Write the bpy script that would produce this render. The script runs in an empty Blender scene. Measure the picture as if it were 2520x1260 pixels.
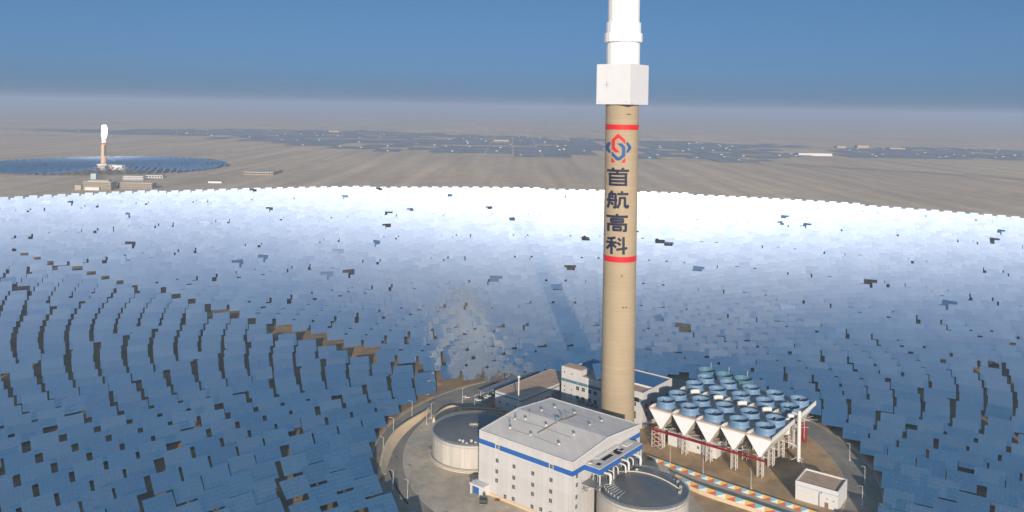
import bpy, bmesh, math, random
import numpy as np
from mathutils import Vector, Matrix
random.seed(7); rng = np.random.default_rng(11)
R = math.radians
sc = bpy.context.scene
col = sc.collection

# ------------------------------------------------------------------ camera, sky, sun, exposure
FPX, PPY, ROLL, CAMH = 2000.0, 265.0, 0.0165, 195.0
cam_d = bpy.data.cameras.new('camera'); cam = bpy.data.objects.new('camera', cam_d); col.objects.link(cam)
cam_d.sensor_width = 36; cam_d.lens = FPX / 2520 * 36
cam_d.shift_y = -(630 - PPY) / 2520
cam_d.clip_start = 1; cam_d.clip_end = 120000
cam.matrix_world = Matrix.Translation((0, 0, CAMH)) @ Matrix.Rotation(R(90), 4, 'X') @ Matrix.Rotation(ROLL, 4, 'Z')
sc.camera = cam

SUN_EL, SUN_AZ = R(14.5), R(177)            # azimuth clockwise from +Y: behind the camera, a little to its right
SUN = np.array([math.sin(SUN_AZ) * math.cos(SUN_EL), math.cos(SUN_AZ) * math.cos(SUN_EL), math.sin(SUN_EL)])
world = bpy.data.worlds.new('World'); sc.world = world; world.use_nodes = True
wn = world.node_tree; sky = wn.nodes.new('ShaderNodeTexSky')
sky.sky_type = 'NISHITA'; sky.sun_disc = False; sky.sun_elevation = SUN_EL; sky.sun_rotation = SUN_AZ
sky.air_density = 0.4; sky.dust_density = 9.0; sky.ozone_density = 3.0; sky.altitude = 1900
wn.links.new(sky.outputs[0], wn.nodes['Background'].inputs[0])
wn.nodes['Background'].inputs[1].default_value = 0.062
bg2 = wn.nodes.new('ShaderNodeBackground'); bg2.inputs[0].default_value = (.032, .110, .198, 1); bg2.inputs[1].default_value = 1.0   # evenly scattered skylight
addw = wn.nodes.new('ShaderNodeAddShader'); wn.links.new(wn.nodes['Background'].outputs[0], addw.inputs[0]); wn.links.new(bg2.outputs[0], addw.inputs[1])
wn.links.new(addw.outputs[0], wn.nodes['World Output'].inputs[0])
sun_d = bpy.data.lights.new('sun', 'SUN'); sun_d.energy = 5.0; sun_d.angle = R(0.5); sun_d.color = (1.0, 0.885, 0.73)
sun = bpy.data.objects.new('sun', sun_d); col.objects.link(sun)
sun.rotation_euler = Vector(SUN).to_track_quat('Z', 'Y').to_euler()
sc.view_settings.view_transform = 'Standard'; sc.view_settings.look = 'None'
sc.view_settings.exposure = 0.0; sc.view_settings.gamma = 1; sc.view_settings.use_curve_mapping = False
sc.render.engine = 'CYCLES'
sc.cycles.caustics_reflective = True; sc.cycles.blur_glossy = 1.0; sc.cycles.caustics_refractive = False
sc.cycles.use_denoising = True; sc.cycles.max_bounces = 7; sc.cycles.diffuse_bounces = 1; sc.cycles.glossy_bounces = 4
sc.cycles.volume_bounces = 0; sc.cycles.sample_clamp_indirect = 3
HAZE = 1.12e-4

# ------------------------------------------------------------------ helpers
def ray(x, y):
    u = x - 1260; v = y - PPY; c = math.cos(ROLL); s = math.sin(ROLL)
    return (u * c + v * s) / FPX, (-u * s + v * c) / FPX
def at(x, y, z=0.0):
    """place on the level z that is seen at survey mark (x, y) of the photograph"""
    a, b = ray(x, y); d = (CAMH - z) / b
    return Vector((a * d, d, z))
def proj(X, Y, Z):
    a = X / Y; b = (CAMH - Z) / Y; c = math.cos(ROLL); s = math.sin(ROLL)
    return 1260 + FPX * (a * c - b * s), PPY + FPX * (a * s + b * c)

class Frame:
    """local axes of a building: ex along its front, ey to its back"""
    def __init__(s, o, yaw):
        s.o = Vector((o[0], o[1], 0)); s.yaw = yaw
        s.ex = (math.cos(yaw), math.sin(yaw)); s.ey = (-s.ex[1], s.ex[0])
    def loc(s, p):
        dx, dy = p[0] - s.o[0], p[1] - s.o[1]
        return dx * s.ex[0] + dy * s.ex[1], dx * s.ey[0] + dy * s.ey[1]
    def hit(s, px, py, axis, c):
        a, b = ray(px, py); e = s.ey if axis == 'y' else s.ex
        t = (c + s.o[0] * e[0] + s.o[1] * e[1]) / (a * e[0] + e[1])
        l = s.loc((a * t, t)); return (l[0] if axis == 'y' else l[1], CAMH - b * t)

def link(o, parent=None):
    col.objects.link(o)
    if parent is not None: o.parent = parent
    return o
def tag(o, label=None, cat=None, group=None, kind=None):
    if label: o['label'] = label
    if cat: o['category'] = cat
    if group: o['group'] = group
    if kind: o['kind'] = kind
    return o
def empty(name, label, cat, loc=(0, 0, 0), yaw=0, group=None):
    o = bpy.data.objects.new(name, None); o.location = loc; o.rotation_euler = (0, 0, yaw)
    return tag(link(o), label, cat, group)
def copy_tree(src, loc, yaw, label=None, group=None):
    c = src.copy(); col.objects.link(c); c.location = loc; c.rotation_euler = (0, 0, yaw)
    if label: c['label'] = label
    if group: c['group'] = group
    for ch in src.children:
        d = ch.copy(); col.objects.link(d); d.parent = c
        for g in ch.children:
            e = g.copy(); col.objects.link(e); e.parent = d
    return c

class MB:
    def __init__(s): s.v = []; s.f = []; s.m = []; s.mi = 0; s.c = []
    def mat(s, i): s.mi = i; return s
    def add(s, vs, fs):
        n = len(s.v); s.c.append((n, len(s.f))); s.v += [tuple(p) for p in vs]
        for f in fs: s.f.append(tuple(n + i for i in f)); s.m.append(s.mi)
        return s
    def box(s, x0, x1, y0, y1, z0, z1):
        return s.add([(x0,y0,z0),(x1,y0,z0),(x1,y1,z0),(x0,y1,z0),(x0,y0,z1),(x1,y0,z1),(x1,y1,z1),(x0,y1,z1)],
                     [(3,2,1,0),(4,5,6,7),(0,1,5,4),(1,2,6,5),(2,3,7,6),(3,0,4,7)])
    def bar(s, p, q, w, h=None):
        p = Vector(p); q = Vector(q); d = (q - p); d.normalize(); h = h or w
        up = Vector((0, 0, 1)) if abs(d.z) < .95 else Vector((1, 0, 0))
        a = d.cross(up).normalized(); b = a.cross(d).normalized(); a *= w / 2; b *= h / 2
        vs = [p-a-b, p+a-b, p+a+b, p-a+b, q-a-b, q+a-b, q+a+b, q-a+b]
        return s.add(vs, [(0,1,2,3),(7,6,5,4),(4,5,1,0),(5,6,2,1),(6,7,3,2),(7,4,0,3)])
    def tube(s, pts, r, n=8, caps=True):
        pts = [Vector(p) for p in pts]; rings = []
        for i, p in enumerate(pts):
            d = (pts[min(i+1, len(pts)-1)] - pts[max(i-1, 0)]).normalized()
            up = Vector((0, 0, 1)) if abs(d.z) < .9 else Vector((1, 0, 0))
            a = d.cross(up).normalized(); b = a.cross(d)
            rr = r[i] if isinstance(r, (list, tuple)) else r
            rings.append([p + (a * math.cos(2*math.pi*k/n) + b * math.sin(2*math.pi*k/n)) * rr for k in range(n)])
        vs = [v for r_ in rings for v in r_]; fs = []
        for i in range(len(pts) - 1):
            for k in range(n):
                fs.append((i*n+k, (i+1)*n+k, (i+1)*n+(k+1) % n, i*n+(k+1) % n))
        if caps: fs.append(tuple(range(n))); fs.append(tuple(reversed(range((len(pts)-1)*n, len(pts)*n))))
        return s.add(vs, fs)
    def lathe(s, c, prof, n=48, cap0=False, cap1=False):
        vs = []; fs = []
        for r, z in prof:
            for k in range(n):
                t = 2*math.pi*k/n; vs.append((c[0]+r*math.cos(t), c[1]+r*math.sin(t), c[2]+z))
        for i in range(len(prof)-1):
            for k in range(n):
                fs.append((i*n+k, i*n+(k+1) % n, (i+1)*n+(k+1) % n, (i+1)*n+k))
        if cap0: fs.append(tuple(reversed(range(n))))
        if cap1: fs.append(tuple(range((len(prof)-1)*n, len(prof)*n)))
        return s.add(vs, fs)
    def prism(s, pts, z0, z1):
        n = len(pts)
        return s.add([(p[0], p[1], z0) for p in pts] + [(p[0], p[1], z1) for p in pts],
                     [tuple(reversed(range(n))), tuple(range(n, 2*n))] + [(i, (i+1) % n, n+(i+1) % n, n+i) for i in range(n)])
    def strip(s, a, b):
        n = len(a)
        return s.add(list(a) + list(b), [(i, i+1, n+i+1, n+i) for i in range(n-1)])
    def pieces(s, name, mats, parent):
        """one object per piece added"""
        for k, (n0, n1, f0, f1) in enumerate(s.chunks()):
            p = MB(); p.v = s.v[n0:n1]; p.f = [tuple(i-n0 for i in f) for f in s.f[f0:f1]]; p.m = s.m[f0:f1]; p.build(name, mats, parent)
    def chunks(s):
        c = s.c + [(len(s.v), len(s.f))]; return [(c[i][0], c[i+1][0], c[i][1], c[i+1][1]) for i in range(len(s.c))]
    def mesh(s, name, mats, smooth=False):
        me = bpy.data.meshes.new(name); me.from_pydata(s.v, [], s.f)
        for m in (mats if isinstance(mats, (list, tuple)) else [mats]): me.materials.append(m)
        me.polygons.foreach_set('material_index', s.m)
        if smooth: me.polygons.foreach_set('use_smooth', [True]*len(s.f))
        me.update(); return me
    def build(s, name, mats, parent=None, loc=(0, 0, 0), yaw=0, smooth=False):
        o = bpy.data.objects.new(name, s.mesh(name, mats, smooth)); o.location = loc; o.rotation_euler = (0, 0, yaw)
        if smooth: s_auto(o)
        return link(o, parent)
def s_auto(o):
    bm = bmesh.new(); bm.from_mesh(o.data)
    for e in bm.edges:
        if len(e.link_faces) == 2 and e.calc_face_angle(0) > .6: e.smooth = False
    bm.to_mesh(o.data); bm.free()
def inst(name, me, parent, loc=(0, 0, 0), rot=(0, 0, 0)):
    o = bpy.data.objects.new(name, me); o.location = loc; o.rotation_euler = rot
    return link(o, parent)

# ------------------------------------------------------------------ materials
def mat(name, c, rough=.7, metal=0., var=.12, scale=.3, stretch=(1, 1, 1), c2=None, mix_scale=.05, spec=.3, bump=0., emit=None):
    m = bpy.data.materials.new(name); m.use_nodes = True; nt = m.node_tree; N = nt.nodes; L = nt.links
    b = N['Principled BSDF']; b.inputs['Roughness'].default_value = rough; b.inputs['Metallic'].default_value = metal
    b.inputs['Specular IOR Level'].default_value = spec
    tc = N.new('ShaderNodeTexCoord'); mp = N.new('ShaderNodeMapping'); mp.inputs['Scale'].default_value = stretch
    L.new(tc.outputs['Object'], mp.inputs[0])
    nz = N.new('ShaderNodeTexNoise'); nz.inputs['Scale'].default_value = scale; nz.inputs['Detail'].default_value = 6; nz.inputs['Roughness'].default_value = .65
    L.new(mp.outputs[0], nz.inputs['Vector'])
    rp = N.new('ShaderNodeMapRange'); rp.inputs[1].default_value = .3; rp.inputs[2].default_value = .7
    rp.inputs[3].default_value = 1 - var; rp.inputs[4].default_value = 1 + var; L.new(nz.outputs[0], rp.inputs[0])
    if c2:
        n2 = N.new('ShaderNodeTexNoise'); n2.inputs['Scale'].default_value = mix_scale; n2.inputs['Detail'].default_value = 5
        L.new(mp.outputs[0], n2.inputs['Vector'])
        r2 = N.new('ShaderNodeMapRange'); r2.inputs[1].default_value = .4; r2.inputs[2].default_value = .62; L.new(n2.outputs[0], r2.inputs[0])
        mx = N.new('ShaderNodeMix'); mx.data_type = 'RGBA'; mx.inputs[6].default_value = (*c, 1); mx.inputs[7].default_value = (*c2, 1)
        L.new(r2.outputs[0], mx.inputs[0]); src = mx.outputs[2]
    else:
        rgb = N.new('ShaderNodeRGB'); rgb.outputs[0].default_value = (*c, 1); src = rgb.outputs[0]
    ml = N.new('ShaderNodeMix'); ml.data_type = 'RGBA'; ml.blend_type = 'MULTIPLY'; ml.inputs[0].default_value = 1
    L.new(src, ml.inputs[6]); L.new(rp.outputs[0], ml.inputs[7]); L.new(ml.outputs[2], b.inputs['Base Color'])
    if bump:
        bp = N.new('ShaderNodeBump'); bp.inputs['Strength'].default_value = bump; bp.inputs['Distance'].default_value = .2
        L.new(nz.outputs[0], bp.inputs['Height']); L.new(bp.outputs[0], b.inputs['Normal'])
    if emit:
        b.inputs['Emission Color'].default_value = (*emit[0], 1); b.inputs['Emission Strength'].default_value = emit[1]
    return m
M = {}
M['white'] = mat('white_cladding', (.60, .575, .56), .6, var=.05, scale=.15, stretch=(1, 1, .2))
M['white_paint'] = mat('white_paint', (.70, .68, .65), .5, var=.04)
M['steel_white'] = mat('white_steel', (.68, .64, .58), .5, var=.06)
M['roof'] = mat('grey_membrane_roof', (.88, .79, .70), .7, var=.05, scale=.08, c2=(.81, .73, .65), mix_scale=.06)
M['blue'] = mat('blue_cladding', (.03, .13, .42), .5, var=.06)
M['teal_band'] = mat('slate_blue_band', (.10, .21, .26), .5, var=.08)
M['glass'] = mat('dark_window_glass', (.035, .045, .05), .15, var=.2, spec=.6)
M['frame'] = mat('window_frame', (.55, .54, .52), .5, var=.05)
M['dark'] = mat('dark_opening', (.015, .015, .017), .8, var=.1)
M['grey'] = mat('grey_metal', (.3, .31, .32), .45, metal=.3, var=.1)
M['galv'] = mat('galvanised_steel', (.5, .5, .49), .45, metal=.35, var=.1)
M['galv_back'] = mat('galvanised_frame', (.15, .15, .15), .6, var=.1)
M['pipe'] = mat('white_lagged_pipe', (.72, .69, .64), .4, var=.05)
M['brownroof'] = mat('brown_flat_roof', (.62, .42, .29), .85, var=.1, scale=.2, c2=(.54, .37, .26), mix_scale=.07)
M['blueroof'] = mat('blue_roof_sheet', (.06, .19, .36), .5, var=.08)
M['red'] = mat('red_paint', (.36, .02, .02), .5, var=.08)
M['fan'] = mat('pale_blue_fan_stack', (.15, .255, .39), .45, var=.08, scale=.3)
M['teal'] = mat('teal_cooler', (.09, .20, .27), .5, var=.1)
M['beige_fin'] = mat('beige_fin_tubes', (.5, .46, .38), .7, var=.08, scale=.6, stretch=(6, .3, 1))
M['deck'] = mat('dusty_deck', (.55, .42, .34), .8, var=.12)
M['asphalt'] = mat('asphalt', (.26, .235, .20), .9, var=.15, scale=.15, c2=(.34, .295, .235), mix_scale=.03)
M['paving'] = mat('concrete_paving', (.50, .43, .335), .85, var=.2, scale=.16, c2=(.62, .51, .38), mix_scale=.035, bump=.1)
M['soil'] = mat('bare_soil', (.55, .365, .20), .95, var=.24, scale=.12, c2=(.40, .275, .16), mix_scale=.04, bump=.3)
M['berm'] = mat('pale_concrete_wall', (.74, .56, .37), .8, var=.08, scale=.2)
M['kerb'] = mat('concrete_kerb', (.62, .53, .42), .8, var=.08)
for k, c in dict(p_red=(.50, .12, .08), p_yellow=(.68, .43, .12), p_blue=(.17, .40, .50), p_white=(.72, .7, .64)).items(): M[k] = mat('painted_' + k[2:], c, .7, var=.12, scale=.5)
M['black'] = mat('navy_lettering', (.017, .022, .05), .6, var=.05)
M['logo_red'] = mat('red_lettering', (.6, .02, .025), .6, var=.04)
M['logo_blue'] = mat('blue_lettering', (.02, .09, .25), .6, var=.04)
M['rubber'] = mat('tyre_rubber', (.02, .02, .02), .8, var=.1)
M['sand_block'] = mat('sandstone_render', (.44, .375, .295), .85, var=.08)
M['pv'] = mat('photovoltaic_glass', (.27, .28, .29), .5, var=.25, scale=.006, spec=.4)
M['orange'] = mat('orange_paint', (.65, .2, .05), .7, var=.15)
M['glow'] = mat('glowing_receiver', (.8, .8, .8), .6, var=.01, emit=None)
M['insul'] = mat('white_insulation', (.84, .84, .85), .6, var=.02, emit=None)

def joints(m, px_, w, dark, axis=0):
    nt = m.node_tree; N = nt.nodes; L = nt.links; tc = N['Texture Coordinate']; sep = N.new('ShaderNodeSeparateXYZ'); L.new(tc.outputs['Object'], sep.inputs[0])
    ad = N.new('ShaderNodeMath'); ad.operation = 'ADD'; L.new(sep.outputs[0], ad.inputs[0]); L.new(sep.outputs[1], ad.inputs[1])
    a = N.new('ShaderNodeMath'); a.operation = 'DIVIDE'; a.inputs[1].default_value = px_; L.new(ad.outputs[0] if axis == 0 else sep.outputs[2], a.inputs[0])
    f = N.new('ShaderNodeMath'); f.operation = 'FRACT'; L.new(a.outputs[0], f.inputs[0])
    g = N.new('ShaderNodeMath'); g.operation = 'LESS_THAN'; g.inputs[1].default_value = w; L.new(f.outputs[0], g.inputs[0])
    fl = N.new('ShaderNodeMath'); fl.operation = 'FLOOR'; L.new(a.outputs[0], fl.inputs[0]); wn_ = N.new('ShaderNodeTexWhiteNoise'); wn_.noise_dimensions = '1D'; L.new(fl.outputs[0], wn_.inputs['W'])
    mr = N.new('ShaderNodeMapRange'); mr.inputs[3].default_value = .965; mr.inputs[4].default_value = 1.03; L.new(wn_.outputs[0], mr.inputs[0])
    dk = N.new('ShaderNodeMath'); dk.operation = 'MULTIPLY_ADD'; dk.inputs[1].default_value = -dark; L.new(g.outputs[0], dk.inputs[0]); L.new(mr.outputs[0], dk.inputs[2])
    b = N['Principled BSDF']; src = b.inputs['Base Color'].links[0].from_socket
    ml = N.new('ShaderNodeMix'); ml.data_type = 'RGBA'; ml.blend_type = 'MULTIPLY'; ml.inputs[0].default_value = 1
    L.new(src, ml.inputs[6]); L.new(dk.outputs[0], ml.inputs[7]); L.new(ml.outputs[2], b.inputs['Base Color'])
joints(M['white'], 3.1, .05, .16); joints(M['roof'], 4.2, .04, .12); joints(M['white'], 7.5, .02, .12, 1)
def concrete():
    m = mat('tower_concrete', (.40, .315, .213), .85, var=.07, scale=.12, stretch=(1, 1, .35), c2=(.37, .29, .193), mix_scale=.03)
    nt = m.node_tree; N = nt.nodes; L = nt.links
    tc = N['Texture Coordinate']; sep = N.new('ShaderNodeSeparateXYZ'); L.new(tc.outputs['Object'], sep.inputs[0])
    def band(period, width):
        a = N.new('ShaderNodeMath'); a.operation = 'DIVIDE'; a.inputs[1].default_value = period; L.new(sep.outputs[2], a.inputs[0])
        f = N.new('ShaderNodeMath'); f.operation = 'FRACT'; L.new(a.outputs[0], f.inputs[0])
        g = N.new('ShaderNodeMath'); g.operation = 'LESS_THAN'; g.inputs[1].default_value = width; L.new(f.outputs[0], g.inputs[0]); 
        fl = N.new('ShaderNodeMath'); fl.operation = 'FLOOR'; L.new(a.outputs[0], fl.inputs[0])
        wn_ = N.new('ShaderNodeTexWhiteNoise'); wn_.noise_dimensions = '1D'; L.new(fl.outputs[0], wn_.inputs['W'])
        return g.outputs[0], wn_.outputs[0]
    line, lift = band(2.4, .1)
    mr = N.new('ShaderNodeMapRange'); mr.inputs[3].default_value = .97; mr.inputs[4].default_value = 1.03; L.new(lift, mr.inputs[0])
    dk = N.new('ShaderNodeMath'); dk.operation = 'MULTIPLY_ADD'; dk.inputs[1].default_value = -.10; L.new(line, dk.inputs[0]); L.new(mr.outputs[0], dk.inputs[2])
    b = N['Principled BSDF']; src = b.inputs['Base Color'].links[0].from_socket
    ml = N.new('ShaderNodeMix'); ml.data_type = 'RGBA'; ml.blend_type = 'MULTIPLY'; ml.inputs[0].default_value = 1
    L.new(src, ml.inputs[6]); L.new(dk.outputs[0], ml.inputs[7]); L.new(ml.outputs[2], b.inputs['Base Color'])
    return m
M['concrete'] = concrete()

def tank_wall():
    m = mat('weathered_tank_wall', (.56, .51, .45), .6, var=.18, scale=.35, stretch=(1, 1, .06), c2=(.5, .46, .41), mix_scale=.12)
    return m
M['tankwall'] = tank_wall()
M['tankroof'] = mat('dull_steel_dome', (.22, .225, .23), .38, metal=.55, var=.14, scale=.12, spec=.4, bump=.12)
M['tankroof_dull'] = mat('dusty_grey_dome', (.2, .205, .21), .6, metal=.2, var=.14, scale=.12)

def mirror(name, source, lines):
    m = bpy.data.materials.new(name); m.use_nodes = True; nt = m.node_tree; N = nt.nodes; L = nt.links
    N.remove(N['Principled BSDF']); out = N['Material Output']
    g = N.new('ShaderNodeBsdfGlossy'); g.inputs['Roughness'].default_value = 0.055
    d = N.new('ShaderNodeBsdfDiffuse'); d.inputs[0].default_value = (.45, .42, .38, 1)
    mx = N.new('ShaderNodeMixShader')
    if source == 'object':
        oi = N.new('ShaderNodeObjectInfo'); soil = oi.outputs['Random']
    else:
        at_ = N.new('ShaderNodeAttribute'); at_.attribute_name = 'soil_and_pale'; soil = at_.outputs['Fac']
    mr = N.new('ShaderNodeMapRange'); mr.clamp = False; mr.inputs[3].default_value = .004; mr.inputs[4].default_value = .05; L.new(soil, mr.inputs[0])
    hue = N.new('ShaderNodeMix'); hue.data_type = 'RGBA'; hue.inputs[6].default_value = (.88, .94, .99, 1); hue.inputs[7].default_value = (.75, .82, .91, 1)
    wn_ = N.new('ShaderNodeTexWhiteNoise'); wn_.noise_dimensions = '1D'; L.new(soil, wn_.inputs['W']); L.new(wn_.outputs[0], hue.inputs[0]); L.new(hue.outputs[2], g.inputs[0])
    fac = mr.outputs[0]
    if lines:
        uv = N.new('ShaderNodeUVMap'); sp = N.new('ShaderNodeSeparateXYZ'); L.new(uv.outputs[0], sp.inputs[0]); ms = []
        for k, n, w in ((0, 7, .03), (1, 5, .035)):
            a = N.new('ShaderNodeMath'); a.operation = 'MULTIPLY'; a.inputs[1].default_value = n; L.new(sp.outputs[k], a.inputs[0])
            f = N.new('ShaderNodeMath'); f.operation = 'FRACT'; L.new(a.outputs[0], f.inputs[0])
            l = N.new('ShaderNodeMath'); l.operation = 'LESS_THAN'; l.inputs[1].default_value = w; L.new(f.outputs[0], l.inputs[0]); ms.append(l)
        mm = N.new('ShaderNodeMath'); mm.operation = 'MAXIMUM'; L.new(ms[0].outputs[0], mm.inputs[0]); L.new(ms[1].outputs[0], mm.inputs[1])
        m2 = N.new('ShaderNodeMath'); m2.operation = 'MULTIPLY'; m2.inputs[1].default_value = .4; L.new(mm.outputs[0], m2.inputs[0])
        m3 = N.new('ShaderNodeMath'); m3.operation = 'MAXIMUM'; L.new(m2.outputs[0], m3.inputs[0]); L.new(fac, m3.inputs[1]); fac = m3.outputs[0]
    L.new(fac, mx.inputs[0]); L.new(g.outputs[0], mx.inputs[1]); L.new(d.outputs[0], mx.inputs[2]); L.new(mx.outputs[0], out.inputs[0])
    return m
M['mirror'] = mirror('mirror_facet', 'object', False)
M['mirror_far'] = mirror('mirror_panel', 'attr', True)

def desert():
    m = mat('desert_ground', (.80, .60, .41), .95, var=.12, scale=.02, c2=(.67, .52, .37), mix_scale=.0012)
    nt = m.node_tree; N = nt.nodes; L = nt.links; b = N['Principled BSDF']
    tc = N['Texture Coordinate']; mp = N.new('ShaderNodeMapping'); mp.inputs['Rotation'].default_value = (0, 0, R(-14)); mp.inputs['Scale'].default_value = (.02, .0009, 1)
    L.new(tc.outputs['Object'], mp.inputs[0]); nz = N.new('ShaderNodeTexNoise'); nz.inputs['Scale'].default_value = 1; nz.inputs['Detail'].default_value = 4; nz.inputs['Distortion'].default_value = .4
    L.new(mp.outputs[0], nz.inputs['Vector'])
    mr = N.new('ShaderNodeMapRange'); mr.inputs[1].default_value = .35; mr.inputs[2].default_value = .7; mr.inputs[3].default_value = .86; mr.inputs[4].default_value = 1.16; L.new(nz.outputs[0], mr.inputs[0])
    src = b.inputs['Base Color'].links[0].from_socket
    ml = N.new('ShaderNodeMix'); ml.data_type = 'RGBA'; ml.blend_type = 'MULTIPLY'; ml.inputs[0].default_value = 1
    L.new(src, ml.inputs[6]); L.new(mr.outputs[0], ml.inputs[7]); L.new(ml.outputs[2], b.inputs['Base Color'])
    return m
M['desert'] = desert()

# ------------------------------------------------------------------ ground
G = 42000
g = MB(); g.add([(-G, -G, 0), (G, -G, 0), (G, G, 0), (-G, G, 0)], [(0, 1, 2, 3)])
tag(g.build('desert_ground', M['desert']), 'flat sandy desert plain reaching the hazy horizon', kind='structure')
TC = Vector((64.3, 474.0, 0))               # tower axis
CC = Vector((63, 463, 0))                   # centre of the round plant yard
def disc(name, r0, r1, z, m, label, n=96):
    b = MB(); P = lambda r: [(CC.x + r*math.cos(2*math.pi*k/n), CC.y + r*math.sin(2*math.pi*k/n), z) for k in range(n+1)]
    if r0: b.strip(P(r0), P(r1)); b.f = [tuple(reversed(f)) for f in b.f]
    else: b.add(P(r1)[:-1], [tuple(range(n))])
    return tag(b.build(name, m), label, kind='structure')
b = MB(); b.add([(-40 + 1415*math.cos(2*math.pi*k/120), 490 + 1415*math.sin(2*math.pi*k/120), .006) for k in range(120)], [tuple(range(120))])
M['shaded_field_soil'] = mat('soil_darkened_for_shade', (.36, .235, .13), .95, var=.18, scale=.06, c2=(.29, .195, .115), mix_scale=.02)  # soil colour darkened: shade in the gaps between mirrors is put into it
tag(b.build('field_ground', M['shaded_field_soil']), 'brown soil under the rings of mirrors, darkened to stand for their shade', kind='structure')
disc('soil_ground', 0, 141, .012, M['soil'], 'brown soil under the inner mirrors and round the plant')
disc('ring_road', 121, 138, .04, M['asphalt'], 'dark asphalt ring road round the plant yard')
for rr, nm in ((120.8, 'inner'), (138.2, 'outer')):
    b = MB(); b.lathe((CC.x, CC.y, 0), [(rr-.2, .01), (rr-.2, .16), (rr+.2, .16), (rr+.2, .01)], 120); tag(b.build('road_kerb', M['kerb']), 'pale concrete kerb along the %s edge of the ring road' % nm, kind='structure')
# paved yard round the tanks and the main building
yard_px = [(1096, 1008), (1010, 1050), (960, 1110), (945, 1180), (985, 1260), (1000, 1330), (1700, 1330), (1760, 1290), (1690, 1205), (1600, 1128), (1560, 1080), (1380, 1010), (1260, 1012)]
b = MB(); b.add([at(x, y, .024) for x, y in yard_px], [tuple(range(len(yard_px)))]); 
b.f = [tuple(reversed(b.f[0]))] if (Vector(b.v[1])-Vector(b.v[0])).cross(Vector(b.v[2])-Vector(b.v[1])).z < 0 else b.f
tag(b.build('concrete_yard', M['paving']), 'beige concrete paving round the salt tanks', kind='structure')
# car park and approach
park_px = [(1040, 1000), (1090, 962), (1240, 940), (1330, 925), (1300, 975), (1210, 1005), (1100, 1012)]
b = MB(); b.add([at(x, y, .046) for x, y in reversed(park_px)], [tuple(range(len(park_px)))])
tag(b.build('car_park', M['asphalt']), 'asphalt car park beside the ring road', kind='structure')
# service road between the two painted walls
up_px = [(1591, 1128), (1680, 1160), (1795, 1200), (1905, 1236), (2030, 1276)]
lo_px = [(1654, 1181), (1735, 1215), (1835, 1245), (1905, 1266), (2010, 1300)]
b = MB(); b.strip([at(x, y, .052) for x, y in lo_px], [at(x, y, .052) for x, y in up_px]); 
tag(b.build('service_road', M['paving']), 'paved service road between two low painted walls', kind='structure')

# ------------------------------------------------------------------ solar tower
TR = 9.57
ZC = CAMH
PX = (TC.y - TR) / FPX                       # metres per survey mark on the near side of the tower
def tz(y, x=1525): return ZC - ((y - PPY) - (x - 1260) * ROLL) * PX
tower = empty('solar_tower', 'tall cream concrete tower with white box and glowing white top', 'tower', TC)
cam_ang = math.atan2(-TC.y, -TC.x)           # direction from tower to camera
sh = MB(); sh.lathe((0, 0, 0), [(TR+.25, 0), (TR+.1, 40)] + [(TR, z) for z in (90, 140, 196)] + [(TR - .01, 199)], 72)
sh.build('shaft', M['concrete'], tower, smooth=True)
for y0, y1 in ((306.5, 319.5), (632.5, 646.5)):
    z1, z0 = tz(y0), tz(y1)
    b = MB(); b.lathe((0, 0, 0), [(TR+.02, z0), (TR+.12, z0), (TR+.12, z1), (TR+.02, z1)], 72); b.build('red_band', M['logo_red'], tower, smooth=True)
def on_shaft(polys, name, m, parent, r0=.14):
    """flat polygons given in survey marks -> paint lying on the curved shaft"""
    bm = bmesh.new(); mi = []
    for i, poly in enumerate(polys):
        vs = [bm.verts.new((x, y, i)) for x, y in poly]
        bm.faces.new(vs)
    bmesh.ops.triangulate(bm, faces=bm.faces[:])
    for x in np.arange(1484, 1568, 3.0):
        bmesh.ops.bisect_plane(bm, geom=bm.verts[:] + bm.edges[:] + bm.faces[:], plane_co=(x, 0, 0), plane_no=(1, 0, 0))
    for v in bm.verts:
        x, y, i = v.co
        cx = 1519.2 + (1040 - y) * .0165; dx = max(-39.0, min(39.0, x - cx))
        a = cam_ang + math.asin(dx / 40.4); r = TR + r0 + i * .006
        v.co = (r * math.cos(a), r * math.sin(a), tz(y, x))
    bmesh.ops.recalc_face_normals(bm, faces=bm.faces[:])
    for f in bm.faces:
        c = f.calc_center_median()
        if f.normal.x * c.x + f.normal.y * c.y < 0: f.normal_flip()
    me = bpy.data.meshes.new(name); bm.to_mesh(me); bm.free(); me.materials.append(m)
    return inst(name, me, parent)
def stroke(p, q, w, ext=0.):
    p = Vector(p); q = Vector(q); d = (q - p).normalized(); n = Vector((-d.y, d.x)) * w / 2; p = p - d*ext; q = q + d*ext
    return [tuple(p - n), tuple(q - n), tuple(q + n), tuple(p + n)]
ez = lambda pts: [(x / 9.69 + 1480, y / 9.69 + 310) for x, y in pts]
emb = on_shaft([ez([(572,440),(572,330),(410,180),(262,330),(262,550),(345,632),(445,628),(335,515),(335,350),(415,285),(500,355),(530,395)]),
                ez([(255,755),(325,835),(325,880),(250,880)]), ez([(572,755),(572,880),(495,880),(500,835)])], 'emblem', M['logo_red'], tower)
on_shaft([ez([(385,415),(500,415),(575,500),(575,715),(460,815),(400,828),(362,812),(255,700),(258,612),(300,650),(400,745),(440,740),(495,680),(495,525)]),
          ez([(232,370),(160,410),(118,500),(118,545),(150,610),(232,670),(232,590),(192,530),(232,445)]),
          ez([(598,375),(640,395),(712,500),(705,550),(650,620),(598,665),(598,590),(640,520),(598,450)])], 'emblem_curve', M['logo_blue'], emb)
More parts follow.
